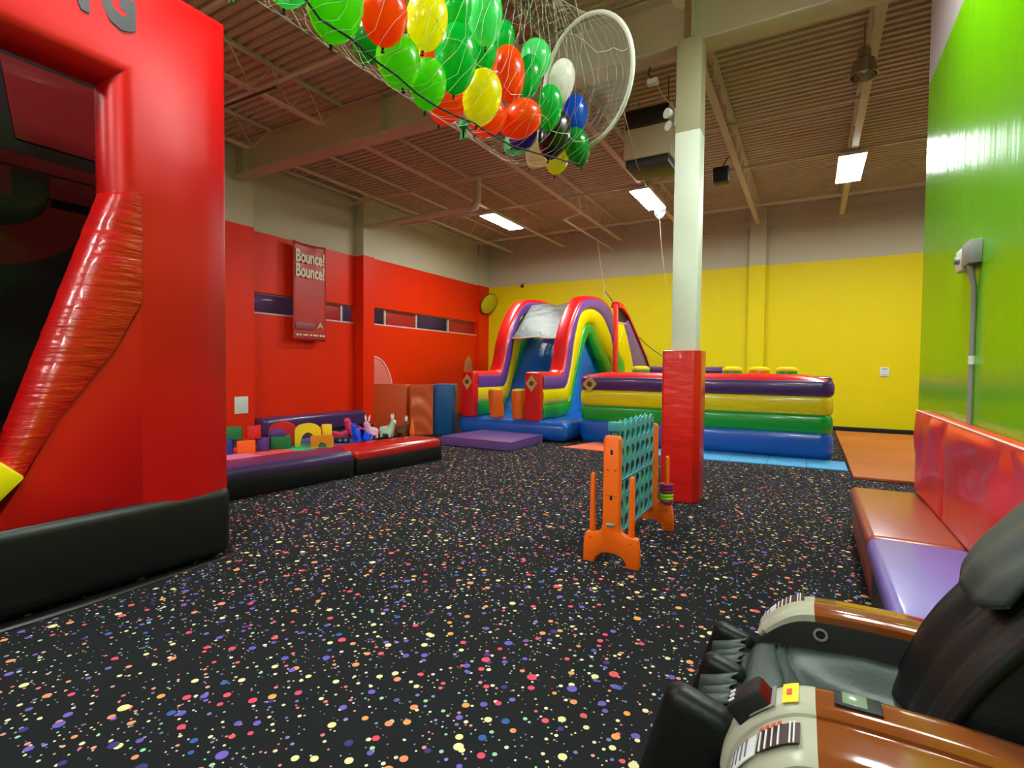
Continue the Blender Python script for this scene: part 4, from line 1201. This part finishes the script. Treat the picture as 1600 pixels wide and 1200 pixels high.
for x in (GX - 0.03, GX + 0.03):
    grid_panel(x).build('grid_panel', 'c4_teal', gt, smooth=30)
for c in range(NC + 1):
    cy = GY + CW * c
    B().rbox((GX - 0.026, cy - 0.004, GZ), (GX + 0.026, cy + 0.004, GZ + CH * NR + 0.01)).build('column_divider', 'c4_teal', gt)
for z in (GZ + CH * 3, GZ): B().rbox((GX - 0.042, GY, z - 0.008), (GX + 0.042, GY + CW * NC, z + 0.008), 0.003).build('cross_rail', 'c4_teal', gt)
B().rbox((GX - 0.02, 4.11, 0.20), (GX + 0.02, 5.22, 0.225), 0.004).build('release_bar', 'c4_orange', gt)
B().rbox((GX - 0.05, 4.09, GZ + CH * NR - 0.02), (GX + 0.05, 4.13, GZ + CH * NR + 0.06), 0.01).build('corner_cap', 'c4_teal', gt)
# the discs in the grid
rng = random.Random(11)
disc_me = {}


def disc(loc, rot, m, label, group):
    if m not in disc_me:
        o = B().lathe([(0.026, -0.013), (0.062, -0.015), (0.066, -0.008), (0.066, 0.008), (0.062, 0.015), (0.026, 0.013), (0.024, 0.0), (0.026, -0.0129)], 20).build('game_disc', m, at=(0, 0, 0))
        disc_me[m] = o
    else:
        o = disc_me[m].copy(); COL.objects.link(o)
    o.location = loc; o.rotation_euler = rot
    return tag(o, label, 'game disc', group)


for c in range(NC):
    for r in range(5 if c not in (0, 4) else 4):
        col = 'c4_lime' if (c + r + (c * r) // 3) % 2 == 0 else 'c4_plum'
        disc((GX, GY + CW * (c + 0.5), GZ + 0.068 + CH * r + 0.004), (0, PI / 2, 0), col,
             '%s game disc in the teal grid, %s row up, %s column from the near end' % ('lime' if col == 'c4_lime' else 'plum', ORD[r], ORD[c]), 'discs in the teal grid')
zz = 0.275
for i, col in enumerate(('c4_plum', 'c4_lime', 'c4_lime', 'c4_plum', 'c4_plum', 'c4_plum')):
    disc((GX + 0.165, 5.25, zz + 0.016), (0, 0, 0), col, '%s ring on the far right peg, %s from the bottom of the pile' % ('lime' if 'lime' in col else 'plum', ORD[i]), 'rings stacked on the far peg')
    zz += 0.0325

# ------------------------------------------------------------------ bench along the green wall
def bench_seat(y0, y1, m, label):
    t = thing('padded_bench', (0.63, (y0 + y1) / 2, 0), label, 'bench', 'padded bench seats by the green wall')
    B().rbox((0.40, y0 + 0.01, 0.0), (0.99, y1 - 0.01, 0.32), 0.01).build('plinth', 'v_black' if 'purple' in m else m, t)
    b = B().rbox((0.365, y0, 0.30), (0.995, y1, 0.452), 0.055, 4); b.build('cushion', m, t)


bench_seat(4.39, 6.22, 'seat_brown', 'red-brown vinyl bench seat at the far end by the orange mat')
bench_seat(2.95, 4.38, 'seat_purple', 'purple vinyl bench seat next to the massage chair')


def bench_back(y0, y1, label, seed):
    t = thing('bench_back_pad', (0.94, (y0 + y1) / 2, 0.45), label, 'wall pad', 'red wall pads above the bench')
    r = random.Random(seed)
    ph = [r.uniform(0, 6) for _ in range(4)]

    def fn(u, v):
        yv = y0 + u * (y1 - y0); z = 0.455 + 0.775 * v
        d = 0.012 * math.sin(9 * u + 5 * v + ph[0]) + 0.010 * math.sin(17 * u - 4 * v + ph[1]) * v + 0.008 * math.sin(5 * u + 11 * v + ph[2])
        e = min(1, 10 * u, 10 * (1 - u), 12 * v, 12 * (1 - v)) ** 0.5
        return (0.905 - (0.022 + d) * e - 0.0, yv, z)
    b = B().grid(40, 24, fn)
    b.build('front_cover', 'bench_red', t, smooth=80)
    B().rbox((0.90, y0 + 0.002, 0.455), (0.994, y1 - 0.002, 1.232), 0.008).build('pad_core', 'bench_red', t)
    B().tube([(0.90, y0 + 0.01, 1.232), (0.90, y1 - 0.01, 1.232)], 0.007, 6).build('piping', 'pale_edge', t)


bench_back(5.10, 6.34, 'red wrinkled wall pad above the far red-brown bench seat', 4)
bench_back(2.84, 5.09, 'long red wrinkled wall pad behind the massage chair and purple seat', 9)

# ------------------------------------------------------------------ massage chair
mc = thing('massage_chair', (0.3, 2.2, 0), 'black leather massage chair with glossy brown armrests at the lower right', 'chair')
CY = 2.20
# armrest profile in x-z (top line), from tip to back
TOP = [(-0.235, 0.26), (-0.225, 0.36), (-0.19, 0.44), (-0.13, 0.515), (-0.05, 0.575), (0.035, 0.60), (0.2, 0.607), (0.45, 0.60), (0.7, 0.57), (0.92, 0.53)]


def arm(sg, pay):
    """sg = -1 near side (toward the camera), +1 far side."""
    yi = CY + sg * 0.29      # inner edge
    ym = CY + sg * 0.43      # ridge between inner and outer strip
    yo = CY + sg * 0.60      # outer edge
    tp = smooth_line(TOP, 4)
    cut = min(range(len(tp)), key=lambda i: abs(tp[i].x - 0.035))

    def strip(i0, i1, name, m, ya, yb, dz, drop, thick):
        vs = []
        rows = 9
        for i in range(i0, i1 + 1):
            p = tp[i]
            tg = (tp[min(i + 1, len(tp) - 1)] - tp[max(i - 1, 0)]).normalized(); nr = Vector((-tg.y, tg.x))
            for k in range(rows):
                t = k / (rows - 1)
                ed = min(1, 5 * t, 5 * (1 - t))
                h = dz - drop * t - 0.018 * (1 - ed) ** 2
                q = p + nr * h
                vs.append((q.x, ya + (yb - ya) * t, q.y))
            for k in range(rows - 1, -1, -1):
                t = k / (rows - 1)
                q = p + nr * (dz - drop * t - thick)
                vs.append((q.x, ya + (yb - ya) * t, q.y))
        n = 2 * rows
        m_ = i1 - i0 + 1
        fs = [[i * n + k, i * n + (k + 1) % n, (i + 1) * n + (k + 1) % n, (i + 1) * n + k] for i in range(m_ - 1) for k in range(n)]
        fs += [list(range(n))[::-1], [(m_ - 1) * n + k for k in range(n)]]
        return B().add(vs, fs).build(name, m, mc, smooth=45)
    N = len(tp) - 1
    strip(cut, N, 'armrest', 'arm_brown', yi, ym, 0.0, 0.004, 0.09)
    strip(cut, N, 'outer_armrest', 'arm_brown', ym - sg * 0.01, yo, -0.02, 0.03, 0.09)
    lo_ = 2 if pay else 10
    strip(lo_, cut, 'arm_front', 'arm_grey', yi, ym, 0.001, 0.004, 0.05)
    of = strip(1 if pay else 6, cut, 'outer_arm_front', 'arm_grey', ym - sg * 0.01, yo, -0.019, 0.03, 0.05)
    # side shell below the armrest
    poly = [(q.x + 0.03, q.y - 0.055) for q in tp[4:]] + [(0.92, 0.03), (-0.12, 0.03), (-0.19, 0.20)]
    a_, c_ = sorted((yi + sg * 0.02, yo - sg * 0.03))
    B().prism(poly, a_, c_, lambda u, v, d: (u, d, v), bev=0.01).build('side_shell', 'leather_dark', mc)

    def on(t, s, y0_, y1_, off, i_lo=2, i_hi=cut):
        """Patch lying on the arm front between path fractions t..s."""
        i0 = i_lo + (i_hi - i_lo) * t; i1 = i_lo + (i_hi - i_lo) * s
        vs = []
        for k in range(7):
            f_ = i0 + (i1 - i0) * k / 6
            j = min(int(f_), len(tp) - 2); p = tp[j].lerp(tp[j + 1], f_ - j)
            tg = (tp[min(j + 1, N)] - tp[max(j - 1, 0)]).normalized(); nr = Vector((-tg.y, tg.x))
            for h in (off, off + 0.003):
                q = p + nr * h
                for yv in (y0_, y1_): vs.append((q.x, yv, q.y))
        fs = []
        for k in range(6):
            a = 4 * k; c = 4 * (k + 1)
            fs += [[a, a + 1, c + 1, c], [a + 2, a + 3, c + 3, c + 2], [a, a + 2, c + 2, c], [a + 1, a + 3, c + 3, c + 1]]
        fs += [[0, 1, 3, 2], [24, 25, 27, 26]]
        return B().add(vs, fs)
    y0_, y1_ = ym + sg * 0.02, yo - sg * 0.035
    sl = lambda f: -0.0195 - 0.03 * f
    on(0.28, 0.55, y0_, y1_, -0.030, 1).build('white_sticker', 'sticker_white', of)
    on(0.57, 0.90, y0_, y1_, -0.030, 1).build('instruction_sticker', 'sticker_brown', of)
    for k in range(4):
        on(0.59 + 0.045 * k, 0.60 + 0.045 * k, y0_ + (y1_ - y0_) * 0.2, y1_, -0.0275, 1).build('printed_line', 'sticker_white', of)
        on(0.585 + 0.045 * k, 0.615 + 0.045 * k, y0_ + (y1_ - y0_) * 0.04, y0_ + (y1_ - y0_) * 0.16, -0.0275, 1).build('printed_heading', 'print_red_ink', of)
    for k in range(2): on(0.81 + 0.035 * k, 0.82 + 0.035 * k, y0_ + (y1_ - y0_) * 0.1, y1_, -0.0275, 1).build('printed_line', 'sticker_white', of)
    for k in range(4): on(0.31 + 0.05 * k, 0.32 + 0.05 * k, y0_ + (y1_ - y0_) * 0.15, y0_ + (y1_ - y0_) * 0.85, -0.0275, 1).build('printed_line', 'print_ink', of)
    if pay:
        on(0.52, 0.72, yi + sg * 0.012, ym - sg * 0.012, 0.001).build('bill_slot_plate', 'grey', mc)
        on(0.64, 0.69, yi + sg * 0.02, ym - sg * 0.03, 0.004).build('bill_slot', 'rubber', mc)
        y = on(0.775, 0.90, yi + sg * 0.018, ym - sg * 0.015, 0.002).build('warning_sticker', 'sticker_yellow', mc)
        on(0.81, 0.85, yi + sg * 0.055, ym - sg * 0.055, 0.005).build('warning_mark', 'print_red_ink', y)
        mm = frame((-0.105, yi + sg * 0.07, 0.495), (0.72, 0, 0.70), (-0.70, 0, 0.72))
        rd = B().rbox((-0.075, -0.052, -0.01), (0.055, 0.052, 0.085), 0.012, 2, mm).build('card_reader', 'rubber', mc)
        B().rbox((0.045, -0.045, 0.02), (0.058, 0.045, 0.075), 0.006, 2, mm).build('reader_lens', 'print_red', rd)
        for q in (-0.025, 0.0, 0.025): B().rbox((-0.06 + 0.0, q - 0.004, 0.084), (-0.04, q + 0.006, 0.089), 0.001, 1, mm).build('reader_mark', 'sticker_white', rd)
        sc = B().rbox((0.085, ym - sg * (-0.0) + 0.035, 0.603), (0.205, yi - 0.025, 0.613), 0.003).build('display_bezel', 'rubber', mc)
        B().rbox((0.105, ym + 0.045, 0.6125), (0.168, yi - 0.032, 0.6155), 0.001).build('display_screen', 'lcd', sc)


arm(-1, True)
arm(1, False)
# seat well and cushion
def seat_fn(u, v):
    xs_ = [(-0.235, 0.20), (-0.228, 0.33), (-0.19, 0.405), (-0.12, 0.43), (-0.04, 0.415), (0.10, 0.385), (0.30, 0.37), (0.42, 0.40)]
    sl = smooth_line(xs_, 4)
    f_ = v * (len(sl) - 1); j = min(int(f_), len(sl) - 2); p = sl[j].lerp(sl[j + 1], f_ - j)
    q = 2 * u - 1
    tt = max(0, min(1, (abs(q) - 0.45) / 0.5)); tt = tt * tt * (3 - 2 * tt)
    up = 0.085 * tt * min(1, max(0, (v - 0.5) * 3.5))
    seam = -0.012 * math.exp(-((v - 0.50 - 0.05 * math.cos(PI * q)) / 0.009) ** 2) - 0.012 * math.exp(-((v - 0.575 - 0.05 * math.cos(PI * q)) / 0.009) ** 2)
    return (p.x + 0.01 * q * q, CY + 0.285 * q, p.y + up + seam)


o = B().grid(25, 140, seat_fn).build('seat', 'leather', mc, smooth=80)
sm = o.modifiers.new('thickness', 'SOLIDIFY'); sm.thickness = 0.05; sm.offset = -1
for sg in (-1, 1):
    m = frame((0.06, CY + sg * 0.284, 0.51), (1, 0, 0), (0, -sg, 0))
    kb = B().lathe([(0.020, -0.004), (0.026, 0.001), (0.027, 0.006), (0.019, 0.007), (0.017, 0.002)], 18, m, caps=False).build('recess_ring', 'grey', mc)
    B().lathe([(0.018, 0.0), (0.018, 0.003), (0.001, 0.0035)], 16, m).build('recess', 'rubber', kb)
    tpl = smooth_line(TOP, 4)
    pin = [(q.x, q.y - 0.045) for q in tpl[8:]] + [(0.92, 0.2), (-0.12, 0.2)]
    ya, yb = sorted((CY + sg * 0.286, CY + sg * 0.31))
    B().prism(pin, ya, yb, lambda u, v, d: (u, d, v), bev=0.004).build('inner_side_panel', 'rubber', mc)
# reclined backrest
BK = [(0.27, 0.38), (0.33, 0.56), (0.40, 0.71), (0.51, 0.88), (0.60, 1.06), (0.70, 1.20), (0.80, 1.30)]


def back_fn(u, v):
    sl = smooth_line(BK, 4)
    f_ = v * (len(sl) - 1); j = min(int(f_), len(sl) - 2); p = sl[j].lerp(sl[j + 1], f_ - j)
    q = 2 * u - 1
    w = 0.265 + 0.02 * math.sin(PI * v)
    ridge = 0.03 * (abs(q) ** 2) + 0.012 * math.cos(3 * PI * q)
    return (p.x - ridge + 0.06, CY + w * q, p.y + 0.4 * ridge)


o = B().grid(25, 40, back_fn).build('backrest', 'leather_dark', mc, smooth=80)
sm = o.modifiers.new('thickness', 'SOLIDIFY'); sm.thickness = 0.03; sm.offset = 0
B().prism([(0.34, 0.36), (0.42, 0.62), (0.62, 0.98), (0.84, 1.30), (0.93, 1.26), (0.96, 0.9), (0.90, 0.3)], CY - 0.25, CY + 0.25, lambda u, v, d: (u, d, v), bev=0.03, seg=3).build('back_shell', 'leather_dark', mc)


def pad_fn(u, v):
    # loose head cushion flap, rounded lower corners
    q = 2 * u - 1
    lo = 0.10 * abs(q) ** 4
    s_ = lo + (1 - lo) * v
    x = 0.50 + 0.36 * s_; z = 0.845 + 0.53 * s_
    pf = 0.035 * (1 - q * q) ** 0.5 * min(1, 6 * v + 0.15) + 0.006 * math.sin(7 * q + 9 * v)
    return (x - 0.02 - 0.8 * pf, CY + 0.035 + (0.215 - 0.015 * (1 - v)) * q, z + 0.02 + 0.55 * pf)


o = B().grid(25, 24, pad_fn).build('head_pad', 'leather', mc, smooth=80)
sm = o.modifiers.new('thickness', 'SOLIDIFY'); sm.thickness = 0.035; sm.offset = 0
B().tube([pad_fn(k / 20, 0) for k in range(21)], 0.007, 6).build('head_pad_piping', 'leather', o)
# footrest with two calf wells
fm = frame((-0.235, CY, 0.40), (-0.28, 0, -0.96), (-0.96, 0, 0.28))   # x runs down the rest, z points out front
fb = B().rbox((0.0, -0.33, -0.06), (0.38, 0.33, 0.0), 0.02, 3, fm).build('footrest', 'leather_dark', mc)
for (a, c, hgt) in ((-0.33, -0.25, 0.125), (-0.045, 0.045, 0.125), (0.25, 0.37, 0.20)):
    B().rbox((-0.04, a, -0.05), (0.38, c, hgt), 0.05 if hgt < 0.15 else 0.058, 5, fm).build('calf_wall', 'leather_dark', mc)
for y0 in (-0.245, 0.05):
    for k in range(3):
        def cush(u, v, y0=y0, k=k):
            hgt = (0.125 - 0.01 * k) * min(1.0, 6 * u + 0.25) * math.sin(PI * (0.05 + 0.90 * v)) ** 0.6
            return fm @ Vector((-0.045 + 0.38 * u + 0.02 * math.sin(PI * v), y0 + 0.0655 * k + 0.0635 * v + 0.006 * math.sin(9 * u + k), -0.02 + hgt + 0.006 * math.sin(14 * u + 3 * k)))
        o = B().grid(16, 12, cush).build('air_cushion', 'leather', mc, smooth=80)
        sm = o.modifiers.new('thickness', 'SOLIDIFY'); sm.thickness = 0.008
# base
B().rbox((-0.02, CY - 0.48, 0.0), (0.90, CY + 0.48, 0.12), 0.03, 3).build('base', 'leather_dark', mc)

# ------------------------------------------------------------------ balloon drop net
RC = Vector((-1.9115, 4.648, 4.2896)); RN = Vector((math.sin(0.3712) * math.cos(0.1348), math.cos(0.3712) * math.cos(0.1348), math.sin(0.1348))).normalized()
RR = 0.562
nt_ = thing('balloon_drop_net', (-2.1, 3.2, 3.25), 'white string net bag with a hoop holding balloons under the ceiling', 'net')
rx = RN.cross(Vector((0, 0, 1))).normalized(); ry = rx.cross(RN).normalized()
B().tube([RC + (rx * math.cos(a) + ry * math.sin(a)) * RR for a in [2 * PI * k / 48 for k in range(48)]], 0.020, 8, closed=True).build('hoop', 'net', nt_)
b = B().grid(48, 6, lambda u, v: RC + (rx * math.cos(2 * PI * u) + ry * math.sin(2 * PI * u)) * (RR * (0.02 + 0.97 * v)) + RN * (0.05 * (1 - v * v)), cu=True)
b.build('end_netting', 'tulle', nt_, smooth=80)


def net_pt(s, a):
    """Point on the bag: s = 0 at the hoop, 1 at the open near end; a = angle around."""
    ring_p = RC + (rx * math.cos(a) + ry * math.sin(a)) * RR
    c = Vector((-2.12, 4.55 - 4.0 * s, 3.98)); w = 0.52; h = 0.80 + 0.1 * s
    bag = c + Vector((w * math.cos(a), 0, h * math.sin(a) * (0.9 if math.sin(a) < 0 else 1.0)))
    bag.x -= 0.12 * math.sin(a)
    t = min(1, s / 0.22); t = t * t * (3 - 2 * t)
    return ring_p.lerp(bag, t)


NL, NP = 50, 44
rn = random.Random(5)
b = B()
for k in range(NL):
    ph = rn.uniform(0, 6); am = rn.uniform(0.004, 0.009)
    pts = []
    for i in range(NP):
        a = 2 * PI * i / NP
        pts.append(net_pt((k + 0.5) / NL + am * math.sin(11 * a + ph) + 0.004 * math.sin(5 * a + 2 * ph), a + 0.03 * math.sin(7 * a + ph)))
    b.tube(pts, 0.0010, 3, caps=False, closed=True)
for k in range(6):
    a0 = 2 * PI * (k + rn.uniform(-0.2, 0.2)) / 6
    b.tube([net_pt(i / 40, a0 + 0.05 * math.sin(i * 1.9 + k)) for i in range(41)], 0.0011, 3, caps=False)
o = b.build('net_strings', 'net', nt_, smooth=80); o['kind'] = 'stuff'
ROPE = [(-2.059, 1.645, 3.288), (-2.132, 1.786, 3.305), (-2.122, 1.973, 3.311), (-2.113, 2.158, 3.281), (-2.13, 2.33, 3.296), (-2.136, 2.507, 3.279), (-2.132, 2.691, 3.281), (-2.119, 2.88, 3.297), (-2.096, 3.075, 3.321), (-2.095, 3.257, 3.325), (-2.018, 3.482, 3.296), (-1.92, 3.719, 3.304), (-1.874, 3.928, 3.339), (-1.852, 4.123, 3.371), (-1.819, 4.325, 3.412), (-1.83, 4.62, 3.74)]
ROPE = [(-2.06, 0.9, 3.30), (-2.05, 1.3, 3.29)] + ROPE
ROPE = [Vector(q) + (Vector((0, 0, 1.6)) - Vector(q)).normalized() * (0.16 if q[2] < 3.45 else 0.0) for q in ROPE]
B().tube(ROPE, 0.006, 6).build('draw_cord', 'black_cord', nt_)
for (p, d) in (((-2.16, 1.36, 3.26), 1), ((-2.13, 3.0, 3.28), 0.8)):
    p = Vector(p)
    k = B().lathe([(0.01, -0.03), (0.03, -0.015), (0.034, 0.0), (0.03, 0.02), (0.012, 0.03)], 10, Matrix.Translation(p)).build('streamer_knot', 'knot_green', nt_)
    for s_ in (-0.03, 0.035):
        B().prism([(-0.008, 0), (0.008, 0), (0.022, -0.12 * d), (0.0, -0.10 * d), (-0.02, -0.125 * d)], -0.002, 0.002, lambda u, v, q: (p.x + u + s_ * (-v) * 4, p.y + q, p.z + v)).build('streamer_tail', 'knot_green', k)
top = RC + ry * RR
B().tube([top, top + Vector((-0.25, 0.25, 0.75)), (-2.35, 5.1, 5.72)], 0.006, 5).build('hang_line', 'rope', nt_)
B().tube([(-2.2, 1.4, 4.8), (-2.3, 1.3, 5.72)], 0.006, 5).build('hang_line', 'rope', nt_)
p = RC + (rx * 0.62 - ry * 0.55).normalized() * RR
B().tube([p, (-2.4, 8.0, 4.75), (-3.2, 11.4, 5.57)], 0.005, 5).build('pull_line', 'rope', nt_)

BL = [('lime', (-2.097, 1.847, 3.391), .14, .159, 'large lime green balloon at the upper left of the net', 0.3),
      ('orange', (-2.012, 2.102, 3.465), .126, .143, 'bright orange balloon at the top beside the big lime one', 0.15),
      ('yellow', (-2.026, 2.473, 3.659), .125, .171, 'yellow translucent balloon with visible knot at the top of the net', 0.1),
      ('dgreen', (-2.511, 2.496, 3.688), .115, .128, 'deep green balloon half hidden behind the orange and lime ones', 0.5),
      ('lime', (-2.117, 2.332, 3.37), .13, .152, 'lime green balloon hanging under the top orange one', -0.2),
      ('lime', (-2.122, 2.6, 3.369), .12, .144, 'lower lime green balloon on the black cord', 0.2),
      ('green', (-2.041, 2.784, 3.594), .141, .207, 'emerald green pear-shaped balloon in the middle of the net', 0.1),
      ('green', (-2.227, 3.355, 4.009), .126, .17, 'emerald green balloon right behind the pear-shaped one', -0.1),
      ('green', (-2.083, 2.837, 3.955), .105, .147, 'emerald green balloon at the top edge beside the yellow one', 0.2),
      ('mint', (-2.034, 3.108, 4.068), .129, .223, 'tall pale mint balloon at the top of the net', 0.0),
      ('green', (-2.265, 3.755, 4.323), .09, .132, 'sliver of green balloon right of the tall mint one', 0.1),
      ('orange', (-2.4, 2.968, 3.811), .091, .105, 'small patch of orange balloon under the yellow translucent one', 0.1),
      ('orange', (-2.343, 3.089, 3.528), .14, .144, 'orange balloon low behind the cord, left of the bright yellow one', 0.5),
      ('yellow', (-2.044, 3.099, 3.491), .139, .188, 'bright yellow balloon low in the middle of the net', 0.15),
      ('orange', (-2.17, 3.681, 3.971), .134, .248, 'tall orange balloon right of the emerald ones', -0.05),
      ('orange', (-2.167, 3.368, 3.494), .136, .136, 'orange balloon just below the bright yellow one', 0.9),
      ('orange', (-2.017, 3.605, 3.544), .145, .165, 'dark orange balloon lying on its side above the purple one', 1.2),
      ('green', (-2.175, 4.028, 4.119), .111, .232, 'green balloon between the tall orange and the mint one', 0.1),
      ('mint', (-2.221, 4.244, 4.394), .144, .162, 'pale mint balloon at the upper right near the hoop', 0.0),
      ('green', (-1.879, 3.833, 3.698), .108, .206, 'emerald green balloon touching the black one', 0.1),
      ('white', (-1.992, 4.303, 4.158), .12, .211, 'white balloon beside the hoop', 0.15),
      ('blue', (-1.962, 4.56, 3.967), .113, .209, 'blue balloon beside the hoop', 0.0),
      ('black', (-1.977, 4.139, 3.624), .15, .205, 'black balloon at the low end of the net', 0.2),
      ('dgreen', (-1.888, 4.44, 3.613), .116, .169, 'dark green balloon at the lower right end of the net', -0.2),
      ('yellow', (-2.128, 4.517, 3.57), .109, .127, 'small yellow balloon lowest in the net', 0.2),
      ('cream', (-2.332, 4.596, 3.747), .144, .194, 'cream balloon behind the black one', 0.7),
      ('purple', (-2.259, 4.088, 3.658), .119, .113, 'purple balloon under the dark orange one', 1.0),
      ('seafoam', (-2.407, 4.296, 3.735), .161, .131, 'translucent seafoam balloon behind the purple one', 1.0),
      ('mint', (-2.111, 1.583, 3.376), .116, .122, 'pale green balloon cut by the top edge of the picture', 0.3)]


def balloon(col, loc, rx_, rz_, label, lean, string=None):
    loc = Vector(loc); rx_ *= 1.06; rz_ *= 1.04
    t = thing('balloon', loc, label, 'balloon', 'balloons in the drop net' if string is None else None)
    tall = max(rz_, rx_ * 1.05) if rz_ >= rx_ * 0.9 else rx_
    small = rx_ if rz_ >= rx_ * 0.9 else rz_
    small = min(small, 0.15); tall = min(tall, small * 1.55)
    prof = []
    for k in range(15):
        a = PI * k / 14
        z = tall * math.cos(a)
        r = small * math.sin(a) * (1 - 0.16 * (1 - math.cos(a)) * 0.5)
        prof.append((max(r, 0.003), z))
    prof[-1] = (0.008, -tall * 1.03)
    az = random.uniform(0, 6)
    m = Matrix.Translation(loc) @ Matrix.Rotation(lean, 4, 'Y') @ Matrix.Rotation(0.12 * math.sin(az), 4, 'X')
    B().lathe(prof[::-1], 24, m).build('skin', 'b_' + col, t, smooth=80)
    B().lathe([(0.012, -tall * 1.03 - 0.025), (0.006, -tall * 1.03 - 0.012), (0.009, -tall * 1.03 - 0.004), (0.007, -tall * 1.02)], 10, m).build('knot', 'b_' + col if col in ('black',) else 'black_cord', t)
    if string: B().tube([m @ Vector((0, 0, -tall * 1.05))] + string, 0.004, 5).build('ribbon', 'rope', t)
    return t


for (c, loc, a, d, l, lean) in BL: balloon(c, loc, a, d, l, lean)
balloon('clear', (-3.25, 12.75, 5.42), 0.14, 0.16, 'clear balloon resting under the panel light left of the column', 0.0, [Vector((-3.2, 12.75, 4.6)), Vector((-3.1, 12.7, 3.9)), Vector((-3.0, 12.7, 3.4))])
